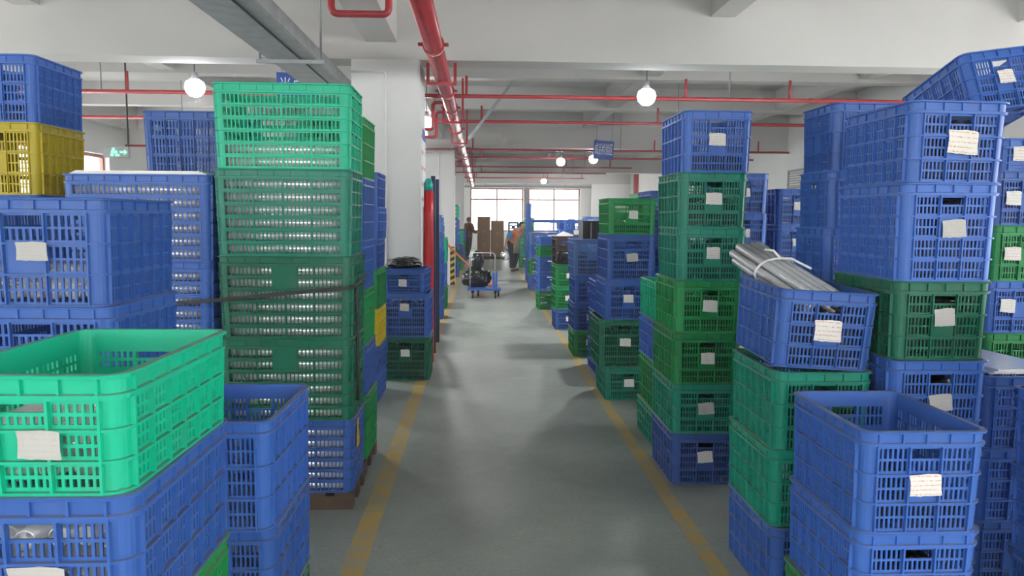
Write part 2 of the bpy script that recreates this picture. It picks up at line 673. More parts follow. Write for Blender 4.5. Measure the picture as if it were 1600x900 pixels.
def crate_geo(L, W, H, style, plate):
    """dict of part meshes builders in crate space (long axis along y, origin at bottom centre)"""
    e = 0.014
    Lb, Wb = L - 2 * e, W - 2 * e
    tp = 0.035

    def T(x, y, z):
        s = 1 - tp * (1 - z / H)
        return (x * s, y * s, z)
    parts = {}
    if style == 'std':
        eb, es, ep, en = 3, 2, 3, 6
        sb, ss, sp, sn = 3, 2, 6, 4
    elif style == 'tall':
        eb, es, ep, en = 4, 2, 3, 6
        sb, ss, sp, sn = 4, 2, 6, 4
    elif style == 'big':
        eb, es, ep, en = 6, 1, 3, 6
        sb, ss, sp, sn = 6, 1, 4, 7
    else:  # 'lo'
        eb, es, ep, en = 3, 1, 3, 4
        sb, ss, sp, sn = 3, 1, 5, 0
    # end wall
    vs, vk = rows(H, eb, es)
    w = Wb - 2 * CR
    us, uk = cols(w, ep, en)
    off = []
    for (rk, b, s) in vk:
        r = []
        for (ck, p, q) in uk:
            mid = ep // 2
            inner = (p == mid and ck != 'R')
            if inner and b == eb - 1 and rk == 'S' and s == es - 1:
                r.append(0)
            elif inner and b == eb - 2 and rk in 'SM' and rk == 'S':
                r.append(TH)
            elif rk == 'R' or ck == 'R':
                r.append(TH + RIB)
            elif rk == 'S' and ck == 'S':
                r.append(0)
            else:
                r.append(TH)
        off.append(r)
    for nm, sg in (('end_wall', -1), ('end_wall', 1)):
        mb = MB()
        relief(us, vs, off, lambda u, v, d: T(-sg * u, sg * (Lb / 2 - TH + d), v), mb)
        parts.setdefault(nm, []).append(mb)
    # side wall
    vs2, vk2 = rows(H, sb, ss)
    l = Lb - 2 * CR
    us2, uk2 = cols(l, sp, sn, frac=0.72 if style == 'big' else 0.46)
    off = []
    for (rk, b, s) in vk2:
        r = []
        for (ck, p, q) in uk2:
            if plate and style == 'big' and ((b == sb - 1) or (b == sb - 2 and rk != 'R')) and p in (1, 2) and not (p == 1 and (q < 4 or ck == 'R')) and not (p == 2 and q >= 3):
                r.append(TH + 0.004)
            elif rk == 'R' or (ck == 'R' and not (style == 'big' and b < sb)):
                r.append(TH + RIB)
            elif rk == 'S' and ck == 'S':
                r.append(0)
            else:
                r.append(TH + (0.003 if ck == 'R' else 0))
        off.append(r)
    for sg in (-1, 1):
        mb = MB()
        relief(us2, vs2, off, lambda u, v, d: T(sg * (Wb / 2 - TH + d), sg * u, v), mb)
        parts.setdefault('side_wall', []).append(mb)
    # corner posts
    na = 5 if style != 'lo' else 3
    ua = [PI / 2 * i / na for i in range(na + 1)]
    offc = [[TH + RIB * 0.8 if k[0] == 'R' else TH] * na for k in vk]
    for (sx, sy, a0) in ((1, 1, 0), (-1, 1, PI / 2), (-1, -1, PI), (1, -1, 1.5 * PI)):
        cx, cy = sx * (Wb / 2 - CR), sy * (Lb / 2 - CR)
        mb = MB()
        relief(ua, vs, offc, lambda u, v, d: T(cx + (CR - TH + d) * math.cos(a0 + u), cy + (CR - TH + d) * math.sin(a0 + u), v), mb)
        parts.setdefault('corner_post', []).append(mb)
    # rim
    path = []
    for (sx, sy, a0) in ((1, 1, 0), (-1, 1, PI / 2), (-1, -1, PI), (1, -1, 1.5 * PI)):
        for i in range(na + 1):
            a = a0 + PI / 2 * i / na
            path.append((sx * (Wb / 2 - CR), sy * (Lb / 2 - CR), math.cos(a), math.sin(a), 0))
    if style != 'lo':   # small upright ribs on the rim band
        full = []
        for i, pth in enumerate(path):
            full.append(pth)
            q = path[(i + 1) % len(path)]
            dx_, dy_ = q[0] - pth[0], q[1] - pth[1]
            ln = math.hypot(dx_, dy_)
            if ln > 0.1:
                nt_ = max(3, round(ln / 0.085))
                for t_ in range(nt_ + 1):
                    for d_, k_ in ((-0.0031, 0), (-0.003, 1), (0.003, 1), (0.0031, 0)):
                        f_ = min(0.999, max(0.001, 0.02 + 0.96 * t_ / nt_ + d_ / ln))
                        full.append((pth[0] + dx_ * f_, pth[1] + dy_ * f_, pth[2], pth[3], k_))
        path = full
    prof = [(-TH, H - RB), (RIB, H - RB), (RIB, H - RB + 0.005), (0.002, H - RB + 0.007), (0.002, H - 0.009), (0.013, H - 0.008), (0.014, H - 0.002),
            (0.011, H), (-TH, H)]
    vsr = []
    for (cx, cy, ca, sa, tk) in path:
        for (o, z) in prof:
            if tk and o == 0.002:
                o = RIB * 0.8
            vsr.append(T(cx + (CR + o) * ca, cy + (CR + o) * sa, z))
    k = len(prof)
    n = len(path)
    fs = []
    for i in range(n):
        j = (i + 1) % n
        for a in range(k):
            b = (a + 1) % k
            fs.append((i * k + a, j * k + a, j * k + b, i * k + b))
    mb = MB()
    mb.add(vsr, fs)
    parts['rim'] = [mb]
    # base plate with openings
    nx, ny = (5, 7) if style != 'lo' else (1, 1)
    bx = []
    by = []
    wi, li = Wb - 2 * TH - 0.004, Lb - 2 * TH - 0.004
    for i in range(nx):
        bx += [-wi / 2 + wi * i / nx, -wi / 2 + wi * i / nx + 0.02]
    bx.append(wi / 2)
    for i in range(ny):
        by += [-li / 2 + li * i / ny, -li / 2 + li * i / ny + 0.02]
    by.append(li / 2)
    offb = [[(0 if (i % 2 and j % 2 and style != 'lo' and (i + j) % 4 == 0) else 0.006) for i in range(len(bx) - 1)] for j in range(len(by) - 1)]
    mb = MB()
    relief(bx, by, offb, lambda u, v, d: T(u, v, 0.002 + d), mb)
    parts['base'] = [mb]
    return parts


GEO = {}


def get_geo(L, W, H, style, plate):
    key = (round(L, 2), round(W, 2), round(H / 0.02) * 0.02, style, plate)
    if key not in GEO:
        g = crate_geo(key[0], key[1], key[2], style, plate)
        if style == 'lo':
            al = MB()
            for lst in g.values():
                for m in lst:
                    al.add(m.v, m.f)
            GEO[key] = al.mesh('crate_body')
        else:
            GEO[key] = {k: [m.mesh(k) for m in v] for k, v in g.items()}
    return GEO[key], key


SHEET = None
NC = [0]


def crate(col, L, W, H, loc, rot=(0, 0, 0), label='', style='std', sheet=0, plate=False, group=None, sheet_z=0.52, sheet_dx=0.0, sheet_w=0.085, sheet_h=0.07):
    global SHEET
    NC[0] += 1
    geo, key = get_geo(L, W, H, style, plate)
    mat = plastic(col, NC[0] % 3)
    sz = H / key[2]
    if style == 'lo':
        o = obj('plastic_crate', geo, mat, shared=True, loc=loc, rot=rot)
        o.scale = (L / key[0], W / key[1], sz)
        tag(o, label, 'crate', group)
        fp = o
    else:
        o = thing('plastic_crate', label, 'crate', loc, rot, group)
        o.scale = (1, 1, sz)
        fp = None
        for nm, lst in geo.items():
            for i, me in enumerate(lst):
                q = obj(nm, me, mat, o, shared=True)
                if nm == 'end_wall' and i == 0:
                    fp = q
    if sheet is not None and sheet >= 0:
        if SHEET is None:
            mbs = MB()
            us = [-1 + 2 * i / 6 for i in range(7)]
            vs = [-1, -0.33, 0.33, 1]
            rnd = random.Random(3)
            vsx = [(u + rnd.uniform(-0.04, 0.04), -0.5 - 0.35 * math.sin(2.2 * u + v) ** 2, v + rnd.uniform(-0.06, 0.06)) for v in vs for u in us]
            mbs.add(vsx, [(j * 7 + i, j * 7 + i + 1, (j + 1) * 7 + i + 1, (j + 1) * 7 + i) for j in range(3) for i in range(6)])
            SHEET = mbs.mesh('label_sheet')
            bm = bmesh.new()
            bm.from_mesh(SHEET)
            bmesh.ops.solidify(bm, geom=bm.faces[:], thickness=0.3)
            bm.to_mesh(SHEET)
            bm.free()
        rnd = random.Random(NC[0])
        tpy = 1 - 0.035 * (1 - sheet_z)
        s = obj('label_sheet', SHEET, PAPERS[sheet % 4], fp, shared=True,
                loc=(sheet_dx + rnd.uniform(-0.01, 0.01), -(key[0] / 2 - 0.014 + 0.0135) * tpy, key[2] * (sheet_z + rnd.uniform(-0.03, 0.03))),
                rot=(0, rnd.uniform(-0.08, 0.08), 0))
        s.scale = (sheet_w / 2 * rnd.uniform(0.9, 1.15), 0.004, sheet_h / 2)
        s['label'] = 'white paper label'
    return o


ORD = ['topmost', 'second from top', 'third from top', 'fourth from top', 'fifth from top', 'sixth from top', 'seventh from top', 'eighth from top']


def frag_mesh(seed, n=130):
    """heap of short black tube offcuts inside a unit box [-.5,.5]^2 x [0,1]"""
    r = random.Random(seed)
    mb = MB()
    for i in range(n):
        ln = r.uniform(0.18, 0.34)
        rad = r.uniform(0.022, 0.036)
        z = r.random() ** 0.9
        c = Vector((r.uniform(-0.42, 0.42), r.uniform(-0.42, 0.42), z * 0.8 + 0.08))
        a = r.choice((0, 1, 1)) * PI / 2 + r.uniform(-0.5, 0.5)
        d = Vector((math.cos(a), math.sin(a), r.uniform(-0.35, 0.35))) * ln / 2
        p0, p1 = c - d, c + d
        for p in (p0, p1):
            p.x = max(-0.46, min(0.46, p.x))
            p.y = max(-0.46, min(0.46, p.y))
            p.z = max(0.05, min(0.95, p.z))
        mb.tube([p0, p1], rad, 7)
    mb.box(-0.41, 0.41, -0.42, 0.42, 0.04, 0.74)
    return mb.mesh('offcuts')


FRAGS = [frag_mesh(s) for s in (1, 2, 3)]
TUBE = None


def fill_offcuts(o, L, W, H, level, label, mat=None, k=0):
    f = obj('tube_offcuts', FRAGS[k % 3], mat or M_blackp, shared=True)
    f.matrix_world = (Matrix.Translation(o.location) @ o.rotation_euler.to_matrix().to_4x4()
                      @ Matrix.Translation((0, 0, 0.015)) @ Matrix.Diagonal((W - 0.062, L - 0.062, level * H, 1)))
    return tag(f, label, 'offcuts', kind='stuff')


def fill_tubes(o, L, W, H, nrow, ncol, label, group, level=0.9, rad=0.024, jit=0.008, bands=0):
    """silver tubes lying lengthwise in a crate"""
    rnd = random.Random(int(o.location.z * 1000))
    key = 'tube%.2f%.3f' % (L, rad)
    if key not in MATS:
        mb = MB()
        mb.hollow((0, -(L / 2 - 0.055), 0), (0, L / 2 - 0.055, 0), rad, 0.003, 14)
        MATS[key] = mb.mesh('aluminium_tube')
    me = MATS[key]
    XM = 0.034 if bands else 0.045
    for r in range(nrow):
        for c in range(ncol):
            z = 0.02 + rad + r * (H * level - 0.02 - 2 * rad) / max(1, nrow - 1)
            if bands:
                z = 0.006 + (H - RB - 0.006) / bands * (r + 0.5)
            x = -(W / 2 - XM - rad) + c * (W - 2 * XM - 2 * rad) / max(1, ncol - 1) + rnd.uniform(-0.003, 0.003)
            t = obj('aluminium_tube', me, M_alu)
            t.matrix_world = (Matrix.Translation(o.location) @ o.rotation_euler.to_matrix().to_4x4()
                              @ Matrix.Translation((x, rnd.uniform(-jit, jit), z)))
            tag(t, label, 'tube', group)


def stack(phrase, x0, y0, crates, L=0.60, W=0.42, face='end', style='std', z0=0.0, fill=None):
    """crates bottom to top: (colour, height, dict of options). x0,y0 = front left corner of the footprint."""
    z = z0
    out = []
    n = len(crates)
    fx, fy = (W, L) if face == 'end' else (L, W)
    for i, (col, H, *op) in enumerate(crates):
        op = dict(op[0]) if op else {}
        rnd = random.Random(hash((round(x0, 2), round(y0, 2), i)) & 0xffff)
        dx, dy = op.pop('dx', rnd.uniform(-0.008, 0.008)), op.pop('dy', rnd.uniform(-0.01, 0.01))
        rz = math.radians(op.pop('rz', rnd.uniform(-0.7, 0.7)))
        rx, ry = math.radians(op.pop('rx', 0)), math.radians(op.pop('ry', 0))
        dz = op.pop('dz', 0)
        fl = op.pop('fill', fill)
        l_, w_ = op.pop('L', L), op.pop('W', W)
        st = op.pop('style', style)
        sheet = op.pop('sheet', -1)
        name = op.pop('name', col + ' crate')
        lab = op.pop('label', None) or '%s %s of %s' % (name, ORD[n - 1 - i] if i else ('lowest' if n > 1 else 'alone'), phrase)
        loc = Vector((x0 + fx / 2 + dx, y0 + fy / 2 + dy, z + dz + 0.001))
        rot = Euler((rx, ry, rz + (PI / 2 if face == 'side' else 0)))
        o = crate(col, l_, w_, H, loc, rot, lab, st, sheet, **op)
        if fl:
            fill_offcuts(o, l_, w_, H, fl, 'black tube offcuts in the %s crate of %s' % (ORD[n - 1 - i] if i else 'lowest', phrase), k=i)
        out.append((o, l_, w_, H, z + dz))
        z += H
    return out


S = 'sheet'
# ---- right of the aisle, near
stack('low open topped stack before the silver tubes', 1.208, 2.30, [
    ('green', 0.31), ('blue', 0.325, {S: 2, 'fill': 0.5, 'sheet_z': 0.4}), ('blue', 0.340, {S: 0, 'sheet_dx': 0.005, 'sheet_w': 0.095, 'sheet_h': 0.07, 'sheet_z': 0.48, 'dx': 0.004, 'name': 'open blue crate', 'fill': 0.22})],
    L=0.58, W=0.43)
r2 = stack('stack under the leaning silver tube crate', 1.235, 3.06, [
    ('blue', 0.33, {'fill': 0.6}), ('teal green', 0.335), ('teal green', 0.343, {'fill': 0.6}),
    ('blue', 0.33, {S: 0, 'ry': 3.0, 'rz': -1.2, 'rx': 1.5, 'dz': 0.018, 'dx': -0.004, 'sheet_w': 0.12, 'sheet_h': 0.085, 'fill': 0.75,
                    'label': 'leaning blue crate with bundle of silver tubes sticking out'})], W=0.43)
stack('aisle tower of green crates with blue top', 1.186, 4.50, [
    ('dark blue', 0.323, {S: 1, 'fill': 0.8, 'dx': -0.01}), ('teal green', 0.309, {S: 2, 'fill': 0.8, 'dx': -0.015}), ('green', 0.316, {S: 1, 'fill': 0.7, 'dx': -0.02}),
    ('green', 0.321, {S: 1, 'fill': 0.7, 'dx': -0.01}), ('teal green', 0.318, {S: 1, 'fill': 0.75}), ('teal green', 0.333, {S: 1, 'fill': 0.55}),
    ('blue', 0.363, {S: 1, 'fill': 0.35, 'dx': 0.006})], W=0.43)
stack('low stack right behind the blue topped green tower', 1.225, 5.24, [
    ('teal green', 0.264), ('green', 0.354), ('blue', 0.30), ('emerald', 0.27)])
stack('aisle stack topped by one green crate', 1.11, 6.65, [
    ('teal green', 0.297, {S: 1, 'fill': 0.6}), ('dark green', 0.44, {S: 1, 'fill': 0.8, 'dx': -0.045, 'style': 'tall', 'W': 0.47}), ('blue', 0.355, {S: 1, 'fill': 0.7, 'dx': -0.01}),
    ('blue', 0.405, {S: 2, 'fill': 0.7, 'style': 'tall'}), ('green', 0.32, {S: 1, 'fill': 0.4})], W=0.44)
stack('blue stack behind the green topped aisle stack', 1.70, 7.60, [('blue', 0.36), ('blue', 0.38), ('blue', 0.39, {S: 1}), ('blue', 0.39, {S: 1}), ('blue', 0.40, {S: 1})], fill=0.6)
stack('hindmost stack with green rim over blue stack', 1.76, 8.5, [('blue', 0.48), ('blue', 0.48), ('blue', 0.48), ('green', 0.48)], style='lo')
stack('low blue stack behind the dark green crate', 1.20, 7.80, [('blue', 0.325), ('blue', 0.325), ('blue', 0.325)], W=0.42)
r7 = stack('aisle stack carrying the black ribbed box', 1.09, 8.80, [('green', 0.31, {S: 1}), ('blue', 0.32, {S: 1}), ('blue', 0.33, {S: 1}), ('pale blue', 0.43, {'style': 'tall', 'W': 0.46})], fill=0.7)
r8 = stack('aisle stack carrying the brown crate', 1.07, 10.90, [('blue', 0.305, {S: 1}), ('green', 0.33, {S: 1}), ('green', 0.33, {S: 1}), ('brown', 0.40)], fill=0.6)
stack('blue stack behind the brown crate', 1.30, 12.0, [('blue', 0.40)] * 3 + [('blue', 0.40, {S: 1})])
stack('blue stack behind the black ribbed box', 1.84, 11.9, [('blue', 0.41)] * 4, style='lo')
stack('aisle stack before the blue rack', 1.0, 13.3, [('green', 0.33), ('blue', 0.32), ('blue', 0.29), ('green', 0.20), ('blue', 0.15)], W=0.46)
stack('farther aisle stack close to blue rack', 1.08, 17.0, [('blue', 0.34), ('green', 0.36), ('blue', 0.33), ('pale blue', 0.25)], style='lo')
# ---- right of the aisle, second row
stack('tall stack behind the right of the green tower', 2.05, 6.40, [('blue', 0.34), ('blue', 0.33, {S: 1}), ('blue', 0.34, {S: 1}), ('blue', 0.34, {S: 1, 'sheet_dx': -0.05}), ('blue', 0.34, {S: 1}), ('blue', 0.34, {S: 1})], fill=0.75)
stack('tall stack below the wall louvre', 2.60, 6.60, [('blue', 0.32), ('blue', 0.32), ('blue', 0.32, {S: 1}), ('blue', 0.315, {S: 1}), ('blue', 0.315, {S: 1}), ('blue', 0.32, {S: 1})], fill=0.7)
rb0 = stack('tall stack with orange printed label on top', 1.69, 2.97, [
    ('blue', 0.358), ('blue', 0.358), ('blue', 0.358, {S: 2, 'fill': 0.8, 'dx': -0.012}), ('dark green', 0.324, {S: 2, 'fill': 0.85, 'dx': -0.01}),
    ('blue', 0.398, {S: 2, 'fill': 0.9, 'style': 'tall', 'sheet_z': 0.55, 'dx': 0.0}), ('blue', 0.325, {S: 3, 'fill': 0.85, 'sheet_w': 0.11, 'sheet_h': 0.09, 'dx': 0.012, 'ry': 0.6})])
stack('broadside blue stack behind the orange labelled crate', 1.81, 3.90, [('blue', 0.32)] * 4 + [('blue', 0.32), ('blue', 0.30), ('blue', 0.35)], face='side')
rc = stack('stack under the tipped back blue crate', 2.74, 3.95, [
    ('blue', 0.345), ('blue', 0.345), ('green', 0.345, {'fill': 0.6}), ('blue', 0.285, {S: 1, 'sheet_dx': -0.08}), ('green', 0.30, {S: 0, 'sheet_dx': -0.09}), ('blue', 0.29, {S: 1, 'sheet_dx': -0.09}), ('blue', 0.17, {S: 0, 'sheet_dx': -0.09}),
    ('blue', 0.33, {S: 0, 'rx': -16, 'ry': -8, 'rz': 3, 'dz': 0.085, 'dx': -0.15, 'dy': -0.02, 'label': 'tipped back empty blue crate on the wall side stack'})], fill=0.5)
stack('low stack with flat silver sheets', 2.17, 3.12, [('blue', 0.325), ('blue', 0.325), ('blue', 0.325)])
stack('blue stack before the silver sheets', 2.125, 2.30, [('blue', 0.35), ('blue', 0.33), ('blue', 0.31), ('blue', 0.31)])
# ---- left of the aisle
l1 = stack('front stack topped by open emerald crate', -1.122, 1.50, [
    ('green', 0.375), ('green', 0.375), ('blue', 0.33, {S: 2, 'sheet_w': 0.10, 'sheet_z': 0.45, 'dx': -0.0}), ('emerald', 0.25, {S: 2, 'sheet_dx': 0.025, 'sheet_w': 0.085, 'sheet_h': 0.055, 'sheet_z': 0.41, 'name': 'open emerald crate', 'dx': 0})], L=0.63)
stack('low stack with open blue crate beside pallet', -1.126, 2.52, [('dark green', 0.22), ('blue', 0.35), ('blue', 0.385, {'name': 'open blue crate', 'dx': 0.005})], W=0.42)
l3 = stack('stack behind the open emerald crate', -1.735, 2.50, [('blue', 0.336), ('blue', 0.336), ('blue', 0.336), ('blue', 0.337, {S: 2, 'rz': -1}), ('blue', 0.355, {S: 2, 'sheet_w': 0.09, 'sheet_h': 0.06, 'rz': -2.0, 'sheet_z': 0.5, 'sheet_dx': 0.03})], L=0.57, W=0.53)
stack('stack with yellow crate', -2.91, 4.30, [('blue', 0.34)] * 4 + [('blue', 0.39), ('yellow', 0.395), ('blue', 0.365, {'fill': 0.3})], L=0.56, W=0.48)
l5 = stack('broad blue stack left of the emerald tower', -2.238, 4.12, [('blue', 0.465), ('blue', 0.465), ('blue', 0.465), ('blue', 0.465)], L=0.785, W=0.48, face='side', style='big')
stack('stack hidden behind the broad blue stack', -2.05, 4.66, [('blue', 0.38)] * 4 + [('blue', 0.375), ('blue', 0.37, {'rz': 1.0, 'label': 'blue crate perched above the broad blue stack beside emerald tower'})], L=0.62, W=0.42, face='side')
stack('far blue stack left of the exit sign', -5.9, 12.4, [('blue', 0.38)] * 5, style='lo')
stack('far blue stack right of the exit sign', -5.2, 12.5, [('blue', 0.40)] * 5, style='lo')
stack('mixed stack behind the far exit sign stacks', -4.4, 12.0, [('blue', 0.40), ('green', 0.40), ('blue', 0.40), ('blue', 0.40), ('blue', 0.36)], style='lo')
tw = stack('tall emerald tower on the pallet', -1.44, 4.12, [
    ('blue', 0.417, {S: -1}), ('dark green', 0.457, {'plate': True}), ('dark green', 0.452, {'plate': True}), ('teal green', 0.468), ('emerald', 0.45)],
    L=0.74, W=0.48, face='side', style='big', z0=0.101)
stack('stack just behind the tall emerald tower', -1.14, 4.70, [('green', 0.41, {S: 1}), ('blue', 0.32), ('green', 0.35), ('blue', 0.31), ('blue', 0.39), ('green', 0.37)], L=0.52, W=0.42, z0=0.101)
stack('blue stack leading to the white pillar', -1.31, 6.60, [('blue', 0.25), ('blue', 0.25), ('yellow', 0.33), ('green', 0.35), ('blue', 0.26), ('blue', 0.28), ('blue', 0.30)])
l8 = stack('aisle stack in front of the white pillar', -1.0, 7.50, [('dark green', 0.44, {S: 1, 'style': 'tall', 'sheet_z': 0.64}), ('blue', 0.44, {S: 0, 'style': 'tall', 'sheet_z': 0.7}), ('blue', 0.24, {S: 0, 'L': 0.5, 'W': 0.44, 'rz': -4, 'dx': -0.005, 'dy': 0, 'sheet_z': 0.4})], L=0.56, W=0.50, fill=0.8)
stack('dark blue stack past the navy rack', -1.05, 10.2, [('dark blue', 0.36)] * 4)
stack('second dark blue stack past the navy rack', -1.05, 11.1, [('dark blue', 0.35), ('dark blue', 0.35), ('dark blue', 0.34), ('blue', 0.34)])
stack('stack topped by thin pale blue trays', -1.02, 12.0, [('blue', 0.36), ('blue', 0.40), ('blue', 0.38), ('pale blue', 0.14), ('pale blue', 0.13), ('pale blue', 0.13), ('pale blue', 0.13)], style='lo')
stack('green stack close to the striped pillar guard', -1.03, 13.4, [('green', 0.40), ('blue', 0.42), ('emerald', 0.45)], style='lo')
stack('green topped stack past the striped pillar guard', -1.02, 20.4, [('blue', 0.40), ('dark green', 0.40), ('blue', 0.40), ('blue', 0.40), ('emerald', 0.36)], style='lo')
stack('mixed stack past the green topped stack', -0.98, 23.2, [('green', 0.40), ('blue', 0.40), ('emerald', 0.40)], style='lo')
stack('blue stack near the man with cartons', -0.95, 26.0, [('blue', 0.40), ('green', 0.40), ('blue', 0.40)], style='lo')
# ---- far end of the hall
stack('emerald stack behind the bending worker', 1.25, 24.6, [('green', 0.36), ('emerald', 0.38), ('emerald', 0.36), ('emerald', 0.38)], style='lo')
stack('blue stack right of the tall cartons', 1.05, 29.5, [('blue', 0.36), ('blue', 0.36), ('green', 0.36), ('blue', 0.36)], style='lo')
stack('far stack at the end wall windows', 1.9, 33.0, [('blue', 0.40), ('blue', 0.40), ('green', 0.40), ('emerald', 0.40)], style='lo')
stack('far blue stack behind the clear bags', 2.2, 21.6, [('blue', 0.38)] * 4, style='lo')
stack('far mixed stack beside the clear bags', 2.75, 20.0, [('blue', 0.42), ('green', 0.42), ('blue', 0.42), ('blue', 0.40)], style='lo')
stack('far blue stack right of the clear bags', 3.4, 18.5, [('blue', 0.42)] * 4, style='lo')

# ---- silver tubes and other contents
for k, (o, L, W, H, z) in enumerate(tw):
    n = ORD[len(tw) - 1 - k] if k else 'lowest'
    if k < 4:
        fill_tubes(o, L, W, H, 6, 3, 'silver tube lying in the %s crate of the emerald tower' % n, 'silver tubes in %s crate of the emerald tower' % n, bands=6, rad=0.027)
    else:
        fill_tubes(o, L, W, H, 2, 3, 'silver tube lying low in the emerald crate topping the tower', 'silver tubes in the top emerald crate', bands=6, rad=0.027)
for k, (o, L, W, H, z) in enumerate(l5):
    if k < 1:
        continue
    n = ORD[len(l5) - 1 - k]
    fill_tubes(o, L, W, H, 6, 3, 'silver tube lying in the %s crate of the broad blue stack' % n, 'silver tubes in %s broad blue crate' % n, bands=6, rad=0.027)
for k, lev in ((2, 3), (3, 2)):
    o, L, W, H, z = l1[k]
    n = ('blue crate under the open emerald crate', 'open emerald crate')[k - 2]
    fill_tubes(o, L, W, H, lev, 6, 'silver tube lying in the ' + n, 'silver tubes in the ' + n, level=(0.75, 0.5)[k - 2], rad=0.022, jit=0.02)
o, L, W, H, z = l3[4]
fill_tubes(o, L, W, H, 2, 7, 'silver tube in the blue crate behind the emerald one', 'silver tubes in blue crate behind emerald crate', level=0.35, rad=0.026)
# white boards on the broad blue stack
for k in range(3):
    mb = MB()
    mb.box(-0.36, 0.36 - 0.03 * k, -0.19, 0.19, 0, 0.006)
    b = mb.build('white_board', M_white, loc=(-1.84 + 0.01 * k, 4.36 + 0.006 * k, 1.8625 + 0.0065 * k))
    tag(b, 'thin white board lying on the broad blue stack', 'board', 'white boards on broad blue stack')
# bundle of clear silver tubes poking out of the leaning crate
TUBE_M = simple('clear_silver_tube', (0.60, 0.62, 0.63), 0.2, 0.35, var=0.15, scale=30)
mb = MB()
mb.hollow((0, 0, 0), (0, 0, 0.60), 0.021, 0.0025, 12)
tme = mb.mesh('profile_tube')
axis = Vector((-0.17, 0.53, 0.20)).normalized()
u = axis.cross(Vector((0, 0, 1))).normalized()
w = axis.cross(u)
Rm = Matrix((u, w, axis)).transposed().to_4x4()
rnd = random.Random(5)
bun = thing('tube_bundle', 'bundle of clear silver tubes tied with white ribbon in leaning crate', 'tubes')
bun.matrix_world = Matrix.Translation((1.555, 3.28, 1.255)) @ Rm
for row, (cnt, off_) in enumerate(((4, 0), (5, -0.5), (4, 0))):
    for k in range(cnt):
        t = obj('tube', tme, TUBE_M, bun)
        t.location = ((k - 1.5 + off_) * 0.0435, (row - 1) * 0.038, rnd.uniform(-0.02, 0.06))
mb = MB()
loop = []
for k in range(25):
    a = 2 * PI * k / 24
    loop.append((0.118 * math.cos(a), 0.070 * math.sin(a), 0.40))
mb.tube(loop, 0.006, 6)
mb.tube([(0.01, -0.07, 0.40), (0.04, -0.085, 0.36), (0.07, -0.08, 0.25)], 0.006, 6)
mb.tube([(0.01, -0.07, 0.40), (0.0, -0.09, 0.45), (-0.02, -0.08, 0.49)], 0.006, 6)
mb.build('ribbon', M_ribbon, bun)
for k in range(3):
    mb = MB()
    mb.box(-0.16, 0.16, -0.26, 0.26, 0, 0.007)
    b = mb.build('silver_sheet', M_alu, loc=(2.38, 3.42, 0.979 + 0.008 * k), rot=(0, 0, 0.05 * k))
    tag(b, 'flat silver sheet lying on the low blue stack', 'sheet', 'flat silver sheets')

# pallets under the emerald tower and the stack behind it
def pallet(x0, x1, y0, y1, h, label):
    p = thing('wooden_pallet', label, 'pallet', ((x0 + x1) / 2, (y0 + y1) / 2, 0))
    w, d = (x1 - x0), (y1 - y0)
    for i in range(5):
        xx = -w / 2 + i * (w - 0.1) / 4
        mb = MB()
        mb.box(xx, xx + 0.1, -d / 2, d / 2, h - 0.02, h)
        mb.build('plank', M_wood, p)
    for i in range(3):
        yy = -d / 2 + i * (d - 0.09) / 2
        mb = MB()
        mb.box(-w / 2, w / 2, yy, yy + 0.09, 0, h - 0.021)
        mb.build('bearer', M_wood, p)


pallet(-1.43, -0.72, 4.15, 4.62, 0.1, 'dark wooden pallet under the tall emerald tower')
pallet(-1.14, -0.73, 4.68, 5.22, 0.1, 'dark wooden pallet under stack behind emerald tower')

# black strap across the broad blue stack and the tower
mb = MB()
pts = [(-2.30, 4.085, 1.13), (-1.9, 4.082, 1.16), (-1.45, 4.08, 1.19), (-1.0, 4.08, 1.235), (-0.715, 4.09, 1.26), (-0.690, 4.15, 1.265), (-0.690, 4.5, 1.29), (-0.690, 4.6, 1.29)]
for (a, b) in zip(pts, pts[1:]):
    a, b = Vector(a), Vector(b)
    mb.add([a + Vector((0, 0, -.010)), b + Vector((0, 0, -.010)), b + Vector((0, 0, .010)), a + Vector((0, 0, .010))], [(0, 1, 2, 3)])
me = mb.mesh('strap')
bm = bmesh.new()
bm.from_mesh(me)
bmesh.ops.solidify(bm, geom=bm.faces[:], thickness=0.003)
bm.to_mesh(me)
bm.free()
st = tag(obj('strap', me, M_strap), 'black strap pulled across the emerald tower and blue stack', 'strap')
mb = MB()
mb.tube([(-0.688, 4.17, 1.26), (-0.685, 4.19, 1.1), (-0.688, 4.2, 0.8), (-0.686, 4.18, 0.62)], 0.009, 6)
mb.build('loose_end', M_strap, st)
# yellow tag on the lowest tower crate
mb = MB()
mb.box(-0.702, -0.699, 4.22, 4.29, 0.34, 0.42)
mb.box(-0.702, -0.699, 4.235, 4.275, 0.42, 0.50)
tag(mb.build('tag', M_yel), 'small yellow tag hanging on the lowest blue tower crate', 'tag')

# lumpy bags
def lump(name, loc, size, mat, label, cat, seed, amp=0.16, sub=4):
    from mathutils import noise
    bm = bmesh.new()
    bmesh.ops.create_icosphere(bm, subdivisions=sub, radius=1)
    for v in bm.verts:
        d = 1 + amp * noise.noise(v.co * 1.7 + Vector((seed, 0, 0))) + amp * 0.7 * abs(noise.noise(v.co * 4.1 + Vector((0, seed, 0)))) - amp * 0.3
        v.co = Vector((v.co.x * size[0] * d, v.co.y * size[1] * d, v.co.z * size[2] * d))
    zmin = -size[2] * 0.78
    for v in bm.verts:
        v.co.z = max(v.co.z, zmin) - zmin
    me = bpy.data.meshes.new(name)
    bm.to_mesh(me)
    bm.free()
    me.polygons.foreach_set('use_smooth', [True] * len(me.polygons))
    o = obj(name, me, mat, loc=loc)
    return tag(o, label, cat)


lump('black_bag', (-0.80, 7.76, 1.125), (0.20, 0.20, 0.06), M_film, 'crumpled black bag lying on the blue crate before pillar', 'bag', 3, 0.3)

